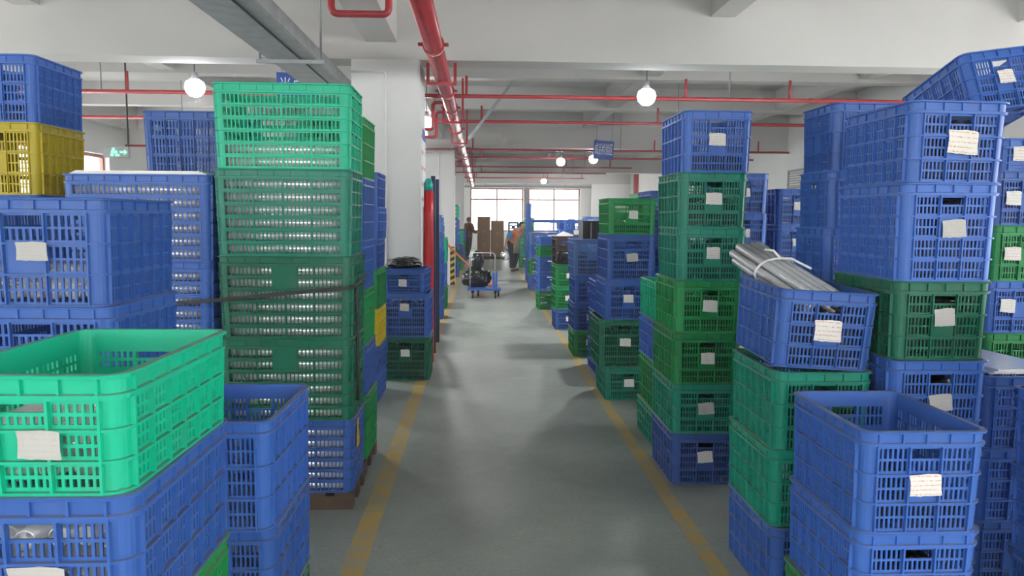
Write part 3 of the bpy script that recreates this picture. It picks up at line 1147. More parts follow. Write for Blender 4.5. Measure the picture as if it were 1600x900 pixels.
# black ribbed box
o = thing('ribbed_box', 'black ribbed box standing on the pale blue crate', 'box', (1.36, 9.05, 1.392))
mb = MB()
mb.box(-0.165, 0.165, -0.2, 0.2, 0, 0.20)
mb.build('body', M_blackp, o)
for i in range(5):
    mb = MB()
    x = -0.15 + i * 0.072
    mb.box(x, x + 0.014, -0.212, -0.2001, 0.01, 0.195)
    mb.build('rib', M_grey if i % 2 else M_blackp, o)
mb = MB()
mb.box(-0.172, 0.172, -0.215, 0.208, 0.2001, 0.215)
mb.build('lid', M_blackp, o)
# papers on the brown crate
mb = MB()
mb.add([(0, 0, 0), (0.24, 0.02, 0), (0.26, 0.2, 0.02), (0.10, 0.10, 0.07), (0.0, 0.18, 0.01)], [(0, 1, 3), (1, 2, 3), (2, 4, 3), (4, 0, 3)])
me = mb.mesh('paper')
tag(obj('crumpled_paper', me, M_white, loc=(1.11, 11.05, 1.369)), 'crumpled white paper on top of the brown crate', 'paper')
lump('black_bag', (1.20, 10.875, 0.97), (0.13, 0.025, 0.11), M_film, 'black film bag hanging in front of brown crate', 'bag', 9, 0.25, 3)

# ------------------------------------------------------------------ rack, roll, notice, guard
rk = thing('steel_rack', 'narrow navy steel rack between white pillar and blue stacks', 'rack', (-0.95, 9.45, 0))
for sx in (-0.38, 0.38):
    for sy in (-0.4, 0.4):
        mb = MB()
        mb.box(sx - 0.025, sx + 0.025, sy - 0.025, sy + 0.025, 0, 2.12)
        mb.build('post', M_navy, rk)
for z in (0.25, 0.95, 1.65):
    mb = MB()
    mb.box(-0.352, 0.352, -0.42, 0.42, z, z + 0.03)
    mb.build('shelf', M_navy, rk)
rl = thing('film_roll', 'tall red film roll with green end against the pillar', 'roll', (-0.588, 8.5, 0))
mb = MB()
mb.lathe([(0.0, 0), (0.055, 0), (0.056, 0.4), (0.053, 0.8), (0.057, 1.2), (0.054, 1.6), (0.055, 1.93), (0, 1.93)], 18)
mb.build('wrap', M_redp, rl)
mb = MB()
mb.lathe([(0.0, 1.931), (0.052, 1.931), (0.05, 2.0), (0.03, 2.06), (0, 2.07)], 16)
mb.build('end_cap', M_teal, rl)
mb = MB()
mb.box(-0.6475, -0.636, 8.27, 8.72, 1.75, 2.60)
nb = tag(mb.build('notice_board', M_notice), 'tall white notice with red print on the pillar side', 'notice')
mb = MB()
mb.box(-0.6355, -0.633, 8.28, 8.71, 2.47, 2.59)
mb.build('header_strip', M_signblue, nb)

mb = MB()
g = thing('corner_guard', 'black and yellow striped corner guard on the pillar', 'guard', (-0.647, 18.199, 0))
mb.box(-0.10, 0.010, -0.010, 0.0, 0, 0.92)
mb.box(0.0, 0.010, 0.0, 0.10, 0, 0.92)
mb.build('angle', M_dark, g)
for k in range(6):
    z = 0.04 + k * 0.15
    mb = MB()
    mb.add([(-0.098, -0.0115, z), (0.009, -0.0115, z + 0.05), (0.009, -0.0115, z + 0.12), (-0.098, -0.0115, z + 0.07)], [(0, 1, 2, 3)])
    mb.add([(0.0115, 0, z + 0.05), (0.0115, 0.098, z + 0.0), (0.0115, 0.098, z + 0.07), (0.0115, 0, z + 0.12)], [(0, 1, 2, 3)])
    mb.build('yellow_stripe', M_yel, g)

# wall louvre on the right side wall
lv = thing('wall_louvre', 'grey louvred vent high on the right side wall', 'vent', (XR, 17.6, 2.35))
mb = MB()
mb.box(-0.03, 0.0, -0.5, 0.5, 0, 0.05)
mb.box(-0.03, 0.0, -0.5, 0.5, 0.40, 0.45)
mb.box(-0.03, 0.0, -0.5, -0.45, 0.0501, 0.3999)
mb.box(-0.03, 0.0, 0.45, 0.5, 0.0501, 0.3999)
mb.build('frame', M_grey, lv)
for k in range(6):
    mb = MB()
    mb.box(-0.03, -0.005, -0.449, 0.449, 0.06 + k * 0.057, 0.085 + k * 0.057)
    mb.build('slat', M_grey, lv)

# ------------------------------------------------------------------ pipes
PX, PZ, PR = -0.43, 3.165, 0.085
mp = thing('fire_main', 'thick red fire main running along the aisle ceiling', 'pipe', (PX, 0, PZ))
mb = MB()
mb.tube([(0, -4.9, 0), (0, 12, 0), (0, 37.2, 0)], PR, 24)
mb.build('pipe', M_red, mp)
for y in (3.3, 5.1, 6.9, 9.4, 10.8, 13.4, 16.0, 19.5, 22.5, 25.5, 29.0, 32.0, 35.0):
    mb = MB()
    mb.tube([(0, y - 0.03, 0), (0, y + 0.03, 0)], PR + 0.014, 24)
    q = mb.build('coupling', M_red, mp)
    for sx in (-1, 1):
        for dy in (-0.022, 0.022):
            mb = MB()
            mb.tube([(sx * (PR + 0.012), y + dy, 0.0), (sx * (PR + 0.05), y + dy, 0.0)], 0.012, 8)
            mb.build('bolt', M_red, q)
for y in (-1.7, 8.3, 11.65, 15.0, 18.35, 21.6, 25.0, 28.35, 31.5):
    top = 3.28 if y in (-1.7, 8.3, 18.35, 28.35) else 3.72
    mb = MB()
    for sx in (-1, 1):
        mb.box(sx * 0.145 - 0.016, sx * 0.145 + 0.016, y - 0.02, y + 0.02, -PR - 0.03, top - PZ)
    mb.box(-0.128, 0.128, y - 0.02, y + 0.02, -PR - 0.032, -PR - 0.001)
    mb.build('hanger', M_red, mp)

branch_y = [10.1, 12.75, 18.0, 20.4, 24.2, 27.4, 31.0]
NTH = ['first', 'second', 'third', 'fourth', 'fifth', 'sixth', 'seventh']
for i, y in enumerate(branch_y):
    x1 = 7.35 if i < 4 else 6.0 - 0.3 * i
    x0 = -8.2 if i < 3 else -6.0
    b = thing('sprinkler_pipe', 'thin red sprinkler pipe, %s beyond the looped red pipe' % NTH[i], 'pipe', (0, y, PZ + 0.05), group='red sprinkler branch pipes')
    mb = MB()
    mb.tube([(x0, 0, 0), (x1, 0, 0)], 0.027, 10)
    mb.build('pipe', M_red, b)
    xs = [-4.55, -0.2, 2.7, 4.1, 6.6] if i % 2 == 0 else [-3.6, 0.0, 2.95, 6.0]
    for x in xs:
        if not (x0 < x < x1):
            continue
        mb = MB()
        mb.tube([(x, 0, 0.0), (x, 0, 0.26)], 0.018, 8)
        mb.build('sprig', M_red, b)
    for x in (-4.9, 3.3):
        if x0 < x < x1:
            mb = MB()
            mb.tube([(x, 0.04, 0.0), (x, 0.04, ZC - PZ - 0.05)], 0.009, 6)
            mb.build('hanger_rod', M_grey, b)
# looped pipe around the beam above the pillar
mb = MB()
mb.tube(arc_path([(-3.2, 6.6, 3.86), (-1.265, 6.6, 3.86), (-1.265, 6.6, 3.34), (-0.785, 6.6, 3.34), (-0.785, 6.6, 3.86), (2.35, 6.6, 3.86)], 0.06), 0.030, 12)
tag(mb.build('looped_pipe', M_red), 'red pipe looping down under the ceiling beam', 'pipe')
for i, y in enumerate((10.45, 11.25)):
    mb = MB()
    z = 3.18 - 0.02 * i
    mb.tube(arc_path([(-0.36, y, z), (-0.66, y, z), (-0.66, y, z - 0.36), (-1.5, y, z - 0.36)], 0.05), 0.024, 10)
    tag(mb.build('drop_pipe', M_red), 'thin red pipe stepping down from the fire main', 'pipe', 'stepped red pipes by the fire main')
for i, y in enumerate((19.6, 21.0)):
    mb = MB()
    mb.tube(arc_path([(-0.36, y, 3.15), (-0.72, y, 3.15), (-0.72, y, 2.75), (-1.5, y, 2.75)], 0.05), 0.024, 10)
    tag(mb.build('drop_pipe', M_red), 'thin red pipe stepping down from the fire main', 'pipe', 'stepped red pipes by the fire main')
rs = thing('riser_pipe', 'thick vertical red riser pipe by the end wall', 'pipe', (6.75, 33.0, 0))
mb = MB()
mb.tube([(0, 0, 0), (0, 0, ZC - 0.002)], 0.11, 16)
mb.build('pipe', M_red, rs)
mb = MB()
mb.lathe([(0.11, 3.9), (0.16, 3.9), (0.16, 3.96), (0.11, 3.96)], 16)
mb.build('flange', M_red, rs)
mb = MB()
mb.box(-0.022, 0.022, -0.022, 0.022, 0, 1.75, Matrix.Translation((-0.20, 12.0, 2.86)) @ Matrix.Rotation(math.radians(38), 4, 'Y'))
tag(mb.build('pipe_brace', M_galv), 'slanting grey steel brace beside the fire main', 'brace')

# cable tray
ct = thing('cable_tray', 'long grey galvanised cable tray under the ceiling', 'tray', (-1.71, 0, 3.045))
mb = MB()
mb.box(-0.21, 0.21, -4.9, 24, 0, 0.012)
mb.build('tray_base', M_galv, ct)
for sx in (-1, 1):
    mb = MB()
    mb.box(sx * 0.21 - 0.006, sx * 0.21 + 0.006, -4.9, 24, 0.0121, 0.13)
    mb.build('side_flange', M_galv, ct)
mb = MB()
mb.box(0.085, 0.095, -4.9, 24, -0.012, -0.0005)
mb.build('seam', M_dark, ct)
for y in (3.6, 7.0, 10.6, 14.2):
    mb = MB()
    mb.box(-0.30, 0.30, y - 0.02, y + 0.02, -0.045, -0.0125)
    h = mb.build('bracket', M_galv, ct)
    for x in (-0.27, 0.27):
        mb = MB()
        mb.tube([(x, y, -0.0124), (x, y, ZC - 3.05)], 0.010, 6)
        mb.build('hanger_rod', M_galv, h)


# ------------------------------------------------------------------ lamps
def lamp(x, y, z, label, group='globe lamps under the ceiling', power=LAMP_W, r=0.11, end=''):
    o = thing('hanging_lamp' + end, label, 'lamp', (x, y, z), group=group)
    mb = MB()
    mb.tube([(0, 0, 0.17), (0, 0, ZC - z)], 0.006, 6)
    mb.build('cord', M_dark, o)
    mb = MB()
    mb.lathe([(0, 0.175), (0.03, 0.17), (0.032, 0.12), (0.055, 0.085), (0.055, 0.07), (0, 0.07)], 14)
    mb.build('socket', M_grey, o)
    mb = MB()
    mb.lathe([(0.0, -r), (r * 0.5, -r * 0.87), (r * 0.87, -r * 0.5), (r, 0), (r * 0.87, r * 0.5), (0.05, r * 0.8), (0.0, r * 0.82)], 18)
    b = mb.build('bulb' + end, M_bulb, o)
    b.visible_shadow = True
    ld = bpy.data.lights.new('lamp_light' + end, 'AREA')
    ld.shape = 'DISK'
    ld.size = 0.2
    ld.energy = power
    ld.color = (1.0, 0.985, 0.97)
    lo = bpy.data.objects.new('lamp_light' + end, ld)
    C.objects.link(lo)
    lo.parent = o
    lo.location = (0, 0, -r - 0.02)
    return o


LL = {(-3.22, 8.8): 'glowing globe lamp left of the cable tray above blue crates', (1.94, 9.0): 'bright globe lamp beside the blue topped green tower',
      (2.75, 18.7): 'bright globe lamp touching the blue five character sign', (-0.84, 11.8): 'bright globe lamp just past the first white pillar',
      (-1.05, 13.4): 'lower bright globe lamp further past the first white pillar'}
GL = 'glowing white globe lamp hanging from the ceiling on a cord'
for (x, y) in ((-3.22, 8.8), (1.94, 9.0), (-0.84, 11.8), (-1.05, 13.4), (2.05, 19.7), (2.75, 18.7), (2.5, 30.5)):
    lamp(x, y, 3.07, label=LL.get((x, y), GL), group=None if (x, y) in LL else 'globe lamps under the ceiling')
# the two lamp rows go on at the same pitch in the bay behind the camera
for (x, y) in ((-3.22, -1.6), (1.94, -1.6)):
    lamp(x, y, 3.07, label=GL, group='globe lamps under the ceiling', end='_offscreen')
ts = thing('teal_lampshade', 'small teal cone lampshade hanging near the end wall', 'lamp', (2.80, 33.5, 3.12))
mb = MB()
mb.lathe([(0.02, 0.22), (0.05, 0.2), (0.22, 0.0), (0.21, 0.0), (0.04, 0.19)], 16)
mb.build('shade', M_teal, ts)
mb = MB()
mb.tube([(0, 0, 0.2), (0, 0, ZC - 3.12)], 0.008, 6)
mb.build('cord', M_dark, ts)


# ------------------------------------------------------------------ signs
def text_obj(s, size, mat, parent, loc, rot=(PI / 2, 0, 0), sx=1.0, sy=1.0, name='lettering'):
    cu = bpy.data.curves.new(name, 'FONT')
    cu.body = s
    cu.size = size
    cu.align_x = 'CENTER'
    cu.align_y = 'CENTER'
    cu.extrude = 0.002
    tmp = bpy.data.objects.new(name, cu)
    C.objects.link(tmp)
    dg = bpy.context.evaluated_depsgraph_get()
    me = bpy.data.meshes.new_from_object(tmp.evaluated_get(dg))
    bpy.data.objects.remove(tmp)
    me.materials.clear()
    o = obj(name, me, mat, parent, loc=loc, rot=rot)
    o.scale = (sx, sy, 1)
    return o


sg = thing('hanging_sign', 'blue hanging sign with five white characters by a lamp', 'sign', (2.85, 17.85, 3.0), (0, math.radians(3), 0.0))
mb = MB()
mb.box(-0.235, 0.235, -0.012, 0.012, 0, 0.43)
mb.build('board', M_signblue, sg)
text_obj('成品检验区', 0.086, M_signwhite, sg, (0, -0.014, 0.215), sy=3.3, sx=1.0)
for x in (-0.18, 0.18):
    mb = MB()
    mb.tube([(x, 0, 0.43), (x, 0, ZC - 3.0)], 0.005, 6)
    mb.build('wire', M_grey, sg)
sg = thing('hanging_sign', 'blue hanging sign half hidden behind the emerald crate', 'sign', (-2.20, 9.4, 3.03), (0, 0, math.radians(12)))
mb = MB()
mb.box(-0.26, 0.26, -0.012, 0.012, 0, 0.32)
mb.build('board', M_signblue, sg)
text_obj('半成品', 0.16, M_signwhite, sg, (0, -0.014, 0.16), sy=1.2)
for x in (-0.2, 0.2):
    mb = MB()
    mb.tube([(x, 0, 0.32), (x, 0, ZC - 3.03)], 0.005, 6)
    mb.build('wire', M_grey, sg)
es = thing('exit_sign', 'green running man exit sign with arrow on grey box', 'sign', (-5.14, 11.0, 2.44))
mb = MB()
mb.box(-0.175, 0.175, -0.03, 0.03, 0, 0.145)
mb.build('case', M_grey, es)
M_exit = simple('exit_green_glow', (0.1, 0.9, 0.3), 0.4, emit=(0.08, 0.95, 0.35), estr=2.2)
mb = MB()
mb.box(-0.045, -0.015, -0.036, -0.031, 0.10, 0.13)
mb.box(-0.06, 0.02, -0.036, -0.031, 0.06, 0.09)
mb.box(-0.07, -0.03, -0.036, -0.031, 0.02, 0.045)
mb.box(0.0, 0.045, -0.036, -0.031, 0.02, 0.045)
mb.build('running_man', M_exit, es)
mb = MB()
mb.box(0.06, 0.12, -0.036, -0.031, 0.065, 0.085)
mb.add([(0.12, -0.033, 0.04), (0.16, -0.033, 0.075), (0.12, -0.033, 0.11)], [(0, 1, 2)])
mb.build('arrow', M_exit, es)
mb = MB()
mb.tube([(0.165, 0, 0.145), (0.165, 0, ZC - 2.44)], 0.012, 6)
mb.build('hanger_rod', M_dark, es)

# ------------------------------------------------------------------ platform trolley
tr = thing('platform_trolley', 'blue platform trolley with steel handle in the aisle', 'trolley', (0.06, 15.4, 0))
mb = MB()
mb.box(-0.34, 0.34, -0.28, 0.28, 0.165, 0.205)
mb.build('platform', M_steelblue, tr)
mb = MB()
mb.tube(arc_path([(-0.28, -0.24, 0.205), (-0.28, -0.24, 0.92), (0.22, -0.24, 0.92), (0.22, -0.24, 0.205)], 0.08), 0.014, 10)
mb.build('handle', M_chrome, tr)
for (x, y) in ((-0.23, -0.2), (0.23, -0.2), (-0.12, 0.2), (0.30, 0.2)):
    mb = MB()
    mb.box(x - 0.03, x + 0.03, y - 0.03, y + 0.03, 0.105, 0.1645)
    q = mb.build('caster_fork', M_dark, tr)
    mb = MB()
    mb.tube([(x - 0.018, y, 0.055), (x + 0.018, y, 0.055)], 0.055, 16)
    mb.build('wheel', M_dark, q)
lump('rubbish_bag', (-0.10, 15.50, 0.208), (0.285, 0.18, 0.23), M_film, 'large black rubbish bag lying on the blue trolley', 'bag', 4, 0.32)
lump('rubbish_bag', (-0.07, 15.52, 0.59), (0.13, 0.12, 0.20), M_film, 'upright tied black bag on the larger rubbish bag', 'bag', 12, 0.16)
bx = thing('blue_bin', 'small blue bin on the trolley beside black bags', 'bin', (0.285, 15.5, 0.206))
mb = MB()
mb.box(-0.05, 0.05, -0.1, 0.1, 0, 0.29)
mb.build('body', M_steelblue, bx)
mb = MB()
mb.box(-0.055, 0.055, -0.105, 0.105, 0.2901, 0.31)
mb.build('lid', plastic('blue'), bx)

# pallet truck behind the trolley
pt = thing('pallet_truck', 'pallet truck with slanting orange handle behind the trolley', 'truck', (0.0, 17.0, 0))
mb = MB()
mb.tube([(-0.02, 0, 0.30), (-0.60, -0.02, 0.86)], 0.022, 10)
mb.build('handle_bar', M_orange, pt)
mb = MB()
mb.tube(arc_path([(-0.60, -0.02, 0.86), (-0.66, -0.14, 0.92), (-0.76, -0.14, 1.02), (-0.76, 0.10, 1.02), (-0.66, 0.10, 0.92), (-0.60, -0.02, 0.86)], 0.03), 0.016, 8)
mb.build('grip', M_orange, pt)
mb = MB()
mb.box(-0.10, 0.12, -0.16, 0.16, 0.10, 0.38)
mb.build('pump_body', M_orange, pt)
for yy in (-0.25, 0.10):
    mb = MB()
    mb.box(yy + 0.05, yy + 0.20, 0.161, 1.0, 0.05, 0.10)
    mb.build('fork', M_orange, pt)
mb = MB()
mb.tube([(-0.02, -0.1, 0.09), (-0.02, 0.1, 0.09)], 0.09, 16)
mb.build('steer_wheel', M_dark, pt)

# cartons
def carton(x, y, z, w, d, h, label):
    o = thing('carton', label, 'carton', (x, y, z))
    mb = MB()
    mb.box(-w / 2, w / 2, -d / 2, d / 2, 0, h)
    mb.build('box_body', M_card, o)
    mb = MB()
    mb.box(-0.03, 0.03, -d / 2 - 0.002, -d / 2 - 0.0005, h * 0.78, h)
    mb.box(-0.03, 0.03, -d / 2 - 0.002, d / 2, h + 0.0003, h + 0.002)
    mb.build('tape', M_tape, o)
    return o


pallet(-0.17, 0.92, 29.2, 29.9, 0.10, 'wooden pallet under the brown cartons')
z = 0.101
for i, (h, nm) in enumerate(((0.52, 'lowest'), (0.50, 'middle'), (0.52, 'topmost'))):
    carton(0.10, 29.55, z, 0.50, 0.55, h, '%s brown carton of the taller carton pile' % nm)
    z += h + 0.003
z = 0.101
for i, (h, nm) in enumerate(((0.48, 'lowest'), (0.46, 'middle'), (0.44, 'topmost'))):
    carton(0.625, 29.50, z, 0.50, 0.55, h, '%s brown carton of the shorter carton pile' % nm)
    z += h + 0.003

# blue rack with clear bags
br = thing('blue_rack', 'blue steel frame rack holding clear plastic bags', 'rack', (1.75, 19.3, 0))
for sx in (-0.55, 0.55):
    for sy in (-0.3, 0.3):
        mb = MB()
        h = 1.98 if sx < 0 else 1.60
        mb.box(sx - 0.05, sx + 0.05, sy - 0.04, sy + 0.04, 0, h)
        mb.build('post', M_steelblue, br)
for z in (0.3, 0.9, 1.20):
    mb = MB()
    mb.box(-0.499, 0.499, -0.32, 0.32, z, z + 0.05)
    mb.build('shelf', M_steelblue, br)
mb = MB()
mb.box(-0.499, 0.499, -0.32, -0.26, 1.50, 1.58)
mb.build('rail', M_steelblue, br)
lump('clear_bag', (1.98, 19.35, 1.252), (0.30, 0.22, 0.17), M_clear, 'large crumpled clear plastic bag on the blue rack', 'bag', 6, 0.25)
lump('clear_bag', (1.46, 19.3, 1.252), (0.13, 0.16, 0.10), M_clear, 'small flat clear plastic bag on the blue rack', 'bag', 16, 0.25)


# ------------------------------------------------------------------ people
def skin_mesh(name, pts, edges, mat, parent, sub=2):
    """pts: list of (xyz, radius); grown with a Skin modifier"""
    me = bpy.data.meshes.new(name)
    me.from_pydata([p[0] for p in pts], edges, [])
    o = obj(name, me, mat, parent)
    o.modifiers.new('Skin', 'SKIN')
    for i, p in enumerate(pts):
        r = p[1]
        me.skin_vertices[0].data[i].radius = r if isinstance(r, tuple) else (r, r)
        me.skin_vertices[0].data[i].use_root = (i == 0)
    sm = o.modifiers.new('Subdivision', 'SUBSURF')
    sm.levels = sub
    sm.render_levels = sub
    o.modifiers['Skin'].use_smooth_shade = True
    return o


def chain(ids):
    return list(zip(ids, ids[1:]))


def person(label, loc, rz, J, shirt, sleeve, trousers, apron=None, long_sleeve=False):
    """J: joint dictionary in metres, figure faces +x"""
    o = thing('person', label, 'person', loc, (0, 0, rz))
    V = {k: Vector(v) for k, v in J.items()}
    names = ['pelvis', 'waist', 'chest', 'neck', 'chin', 'head', 'crown',
             'shoulder_l', 'elbow_l', 'wrist_l', 'palm_l', 'shoulder_r', 'elbow_r', 'wrist_r', 'palm_r',
             'hip_l', 'knee_l', 'ankle_l', 'toe_l', 'hip_r', 'knee_r', 'ankle_r', 'toe_r']
    rad = {'pelvis': .13, 'waist': .12, 'chest': .14, 'neck': .055, 'chin': .070, 'head': .104, 'crown': .075, 'collar': .085, 'belt': .125, 'hem': .145, 'shoulder': .06, 'elbow': .043, 'wrist': .028,
           'palm': .034, 'hip': .088, 'knee': .058, 'ankle': .038, 'toe': .034}
    V['collar'] = V['chest'].lerp(V['neck'], 0.6)
    V['belt'] = V['pelvis'].lerp(V['waist'], 0.7)
    V['hem'] = V['pelvis'] + Vector((0.0, 0, -0.12))
    pts = []
    idx = {}
    for n in names:
        idx[n] = len(pts)
        pts.append((V[n], rad[n.split('_')[0]]))
    ed = chain([idx[k] for k in ('pelvis', 'waist', 'chest', 'neck', 'chin', 'head', 'crown')])
    for s in 'lr':
        ed += chain([idx['chest']] + [idx[k + '_' + s] for k in ('shoulder', 'elbow', 'wrist', 'palm')])
        ed += chain([idx['pelvis']] + [idx[k + '_' + s] for k in ('hip', 'knee', 'ankle', 'toe')])
        # fingers: four chains of unequal length and a thumb off the side of the palm
        p = V['palm_' + s]
        d = (p - V['wrist_' + s]).normalized()
        sd = d.cross(Vector((0, 0, 1)))
        if sd.length < 0.1:
            sd = Vector((1, 0, 0))
        sd.normalize()
        curl = d.cross(sd)
        for q, ln in enumerate((0.060, 0.072, 0.068, 0.052)):
            b = p + sd * (q - 1.5) * 0.019 + d * 0.025
            m = b + d * ln * 0.55 + curl * 0.012
            e = m + d * ln * 0.25 + curl * 0.03
            i0 = len(pts)
            pts += [(b, .010), (m, .009), (e, .008)]
            ed += [(idx['palm_' + s], i0), (i0, i0 + 1), (i0 + 1, i0 + 2)]
        b = V['wrist_' + s].lerp(p, 0.6) - sd * 0.03
        i0 = len(pts)
        pts += [(b, .011), (b - sd * 0.02 + d * 0.04, .009)]
        ed += [(idx['palm_' + s], i0), (i0, i0 + 1)]
    skin_mesh('body', pts, ed, M_skin, o)

    def cloth(name, ids, edges, k, mat):
        ps = [(V[n], rad[n.split('_')[0]] * k + 0.012) for n in ids]
        ii = {n: i for i, n in enumerate(ids)}
        return skin_mesh(name, ps, [(ii[a], ii[b]) for a, b in edges], mat, o)
    cloth('jacket', ['chest', 'collar', 'waist', 'pelvis', 'hem', 'shoulder_l', 'shoulder_r', 'elbow_l', 'elbow_r'],
          [('chest', 'collar'), ('chest', 'waist'), ('waist', 'pelvis'), ('pelvis', 'hem'), ('chest', 'shoulder_l'), ('chest', 'shoulder_r'), ('shoulder_l', 'elbow_l'), ('shoulder_r', 'elbow_r')], 1.28, shirt)
    for s in 'lr':
        e_ = ('wrist_' + s,) if long_sleeve else ()
        ids_ = list(e_) + ['elbow_' + s, 'shoulder_' + s]
        cloth('sleeve', ids_, list(zip(ids_, ids_[1:])), 1.55, sleeve)
    cloth('trousers', ['pelvis', 'belt', 'hip_l', 'hip_r', 'knee_l', 'knee_r', 'ankle_l', 'ankle_r'],
          [('pelvis', 'belt'), ('pelvis', 'hip_l'), ('pelvis', 'hip_r'), ('hip_l', 'knee_l'), ('hip_r', 'knee_r'), ('knee_l', 'ankle_l'), ('knee_r', 'ankle_r')], 1.3, trousers)
    for s in 'lr':
        a, t = V['ankle_' + s], V['toe_' + s]
        skin_mesh('shoe', [(Vector((a.x - 0.03, a.y, t.z)), .045), (a.lerp(t, 0.6), .046), (t + (t - a) * 0.15, .036)], [(0, 1), (1, 2)], M_dark, o, 1)
    if apron:
        f = Vector((1, 0, 0))
        mb = MB()
        top = V['chest'] + Vector((0.20, 0, 0.02))
        mid = V['waist'] + Vector((0.19, 0, 0))
        low = V['pelvis'] + Vector((0.20, 0, -0.30))
        rowsv = []
        for c, hw in ((top, 0.10), (mid, 0.16), (V['pelvis'] + Vector((0.20, 0, -0.05)), 0.17), (low, 0.18)):
            rowsv.append([c + Vector((-0.06 * abs(t) ** 2, t * hw, 0)) for t in (-1, -0.5, 0, 0.5, 1)])
        mb.add([p for r in rowsv for p in r], [(j * 5 + i, j * 5 + i + 1, (j + 1) * 5 + i + 1, (j + 1) * 5 + i) for j in range(3) for i in range(4)], True)
        me = mb.mesh('apron')
        bm = bmesh.new()
        bm.from_mesh(me)
        bmesh.ops.solidify(bm, geom=bm.faces[:], thickness=0.008)
        bm.to_mesh(me)
        bm.free()
        obj('apron', me, apron, o)
    # hair and face follow the head direction
    hd, ch, cr = V['head'], V['chin'], V['crown']
    up = (cr - ch).normalized()
    fw = Vector((1, 0, 0)) - up * up.x
    fw.normalize()
    lf = up.cross(fw)
    R = Matrix((fw, lf, up)).transposed().to_4x4()
    bm = bmesh.new()
    bmesh.ops.create_icosphere(bm, subdivisions=3, radius=1)
    bmesh.ops.delete(bm, geom=[v for v in bm.verts if (v.co.x > 0.45 and v.co.z < 0.55) or v.co.z < -0.55], context='VERTS')
    for v in bm.verts:
        v.co = hd + (R @ Vector((v.co.x * 0.100 - 0.012, v.co.y * 0.093, v.co.z * 0.108 + 0.018)))
    me = bpy.data.meshes.new('hair')
    bm.to_mesh(me)
    bm.free()
    me.polygons.foreach_set('use_smooth', [True] * len(me.polygons))
    obj('hair', me, M_hair, o)

    def dot(name, p, r, mat, st=(1, 1, 1)):
        bm = bmesh.new()
        bmesh.ops.create_uvsphere(bm, u_segments=8, v_segments=6, radius=1)
        for v in bm.verts:
            v.co = hd + (R @ (Vector(p) + Vector((v.co.x * r * st[0], v.co.y * r * st[1], v.co.z * r * st[2]))))
        me = bpy.data.meshes.new(name)
        bm.to_mesh(me)
        bm.free()
        return obj(name, me, mat, o)
    FX = 0.072
    for s in (-1, 1):
        dot('eye', (FX, s * 0.032, 0.0), 0.010, M_hair, (0.6, 1.2, 0.7))
        dot('ear', (-0.005, s * 0.084, -0.01), 0.024, M_skin, (0.7, 0.4, 1.2))
    dot('nose', (FX + 0.006, 0, -0.022), 0.014, M_skin, (1.2, 0.8, 1.5))
    dot('mouth', (FX - 0.012, 0, -0.058), 0.018, simple('lips', (0.30, 0.10, 0.08), 0.5), (0.5, 1.2, 0.35))
    return o


orange_vest = simple('faded_orange_cloth', (0.60, 0.15, 0.06), 0.8)
blue_sleeve = simple('bright_blue_cloth', (0.02, 0.22, 0.50), 0.8)
grey_apron = simple('olive_grey_cloth', (0.20, 0.18, 0.13), 0.85)
navy_cloth = simple('navy_cloth', (0.018, 0.020, 0.035), 0.85)
brown_cloth = simple('rust_brown_cloth', (0.17, 0.055, 0.015), 0.85, var=0.5, scale=14)
dark_cloth = simple('charcoal_cloth', (0.03, 0.028, 0.028), 0.85)
bend = {'pelvis': (-0.06, 0, 0.86), 'waist': (0.0, 0, 1.0), 'chest': (0.10, 0, 1.17), 'neck': (0.20, 0, 1.30), 'chin': (0.27, 0, 1.31), 'head': (0.28, 0, 1.375), 'crown': (0.265, 0, 1.45),
        'shoulder_l': (0.10, 0.19, 1.22), 'elbow_l': (-0.04, 0.25, 0.98), 'wrist_l': (-0.10, 0.20, 0.76), 'palm_l': (-0.11, 0.20, 0.69),
        'shoulder_r': (0.10, -0.19, 1.22), 'elbow_r': (-0.08, -0.25, 1.0), 'wrist_r': (-0.16, -0.22, 0.80), 'palm_r': (-0.19, -0.22, 0.73),
        'hip_l': (-0.06, 0.10, 0.82), 'knee_l': (0.02, 0.11, 0.47), 'ankle_l': (-0.10, 0.11, 0.09), 'toe_l': (0.05, 0.12, 0.045),
        'hip_r': (-0.06, -0.10, 0.82), 'knee_r': (0.0, -0.11, 0.47), 'ankle_r': (-0.02, -0.11, 0.09), 'toe_r': (0.13, -0.12, 0.045)}
person('person in orange vest and blue sleeves bending over in the aisle', (0.99, 22.6, 0), math.radians(-38), bend, orange_vest, blue_sleeve, navy_cloth, grey_apron)
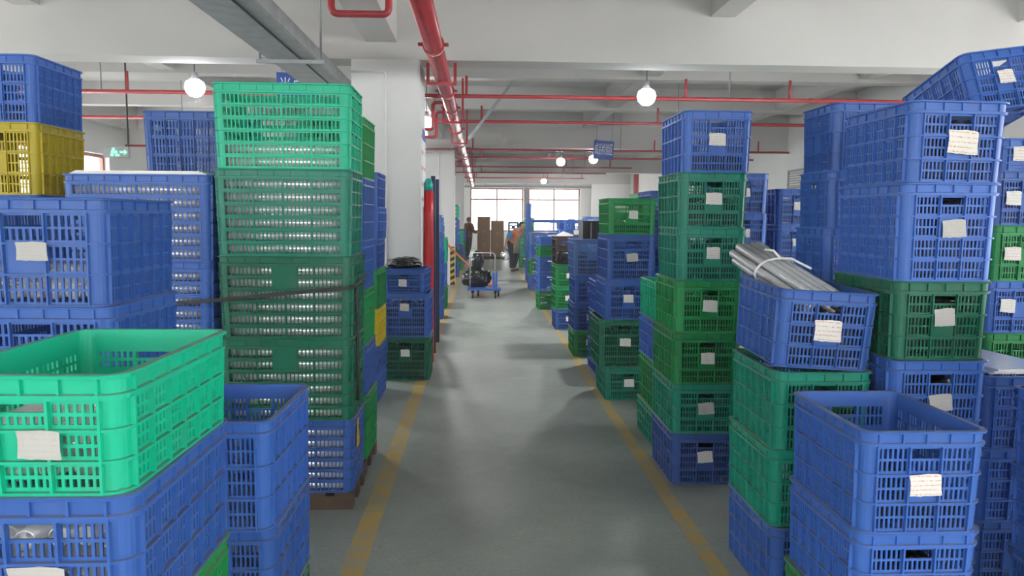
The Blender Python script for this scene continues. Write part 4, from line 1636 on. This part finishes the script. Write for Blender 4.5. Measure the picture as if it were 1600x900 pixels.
standing = {'pelvis': (0, 0, 0.90), 'waist': (0.01, 0, 1.05), 'chest': (0.02, 0, 1.25), 'neck': (0.03, 0, 1.40), 'chin': (0.05, 0, 1.44), 'head': (0.05, 0, 1.50), 'crown': (0.045, 0, 1.575),
            'shoulder_l': (0.02, 0.19, 1.32), 'elbow_l': (0.05, 0.26, 1.08), 'wrist_l': (0.26, 0.20, 1.03), 'palm_l': (0.33, 0.18, 1.04),
            'shoulder_r': (0.02, -0.19, 1.32), 'elbow_r': (0.05, -0.26, 1.08), 'wrist_r': (0.26, -0.20, 1.03), 'palm_r': (0.33, -0.18, 1.04),
            'hip_l': (0, 0.10, 0.86), 'knee_l': (0.03, 0.11, 0.48), 'ankle_l': (-0.02, 0.11, 0.09), 'toe_l': (0.13, 0.12, 0.045),
            'hip_r': (0, -0.10, 0.86), 'knee_r': (-0.02, -0.11, 0.48), 'ankle_r': (-0.12, -0.11, 0.09), 'toe_r': (0.03, -0.12, 0.045)}
person('person in rust brown jacket standing beside the brown cartons', (-0.50, 29.0, 0), math.radians(35), standing, brown_cloth, brown_cloth, dark_cloth, long_sleeve=True)
lump('plastic_bag', (0.72, 22.62, 0.34), (0.15, 0.12, 0.22), M_clear, 'pale plastic bag held low by the bending person', 'bag', 8, 0.25, 3)

# ------------------------------------------------------------------ haze in the hall air
mb = MB()
mb.box(XL - 0.35, XR + 0.35, YB - 0.35, YF + 0.35, -0.25, ZC + 0.3)
hz = bpy.data.materials.new('dusty_air')
hz.use_nodes = True
hn, hl = hz.node_tree.nodes, hz.node_tree.links
hn.remove(hn['Principled BSDF'])
vs_ = hn.new('ShaderNodeVolumeScatter')
vs_.inputs['Color'].default_value = (0.95, 0.97, 1.0, 1)
vs_.inputs['Density'].default_value = 0.0032
vs_.inputs['Anisotropy'].default_value = 0.3
hl.new(vs_.outputs[0], hn['Material Output'].inputs['Volume'])
hz_o = tag(mb.build('dusty_air', hz), 'thin dusty haze filling the whole hall', 'haze', kind='stuff')
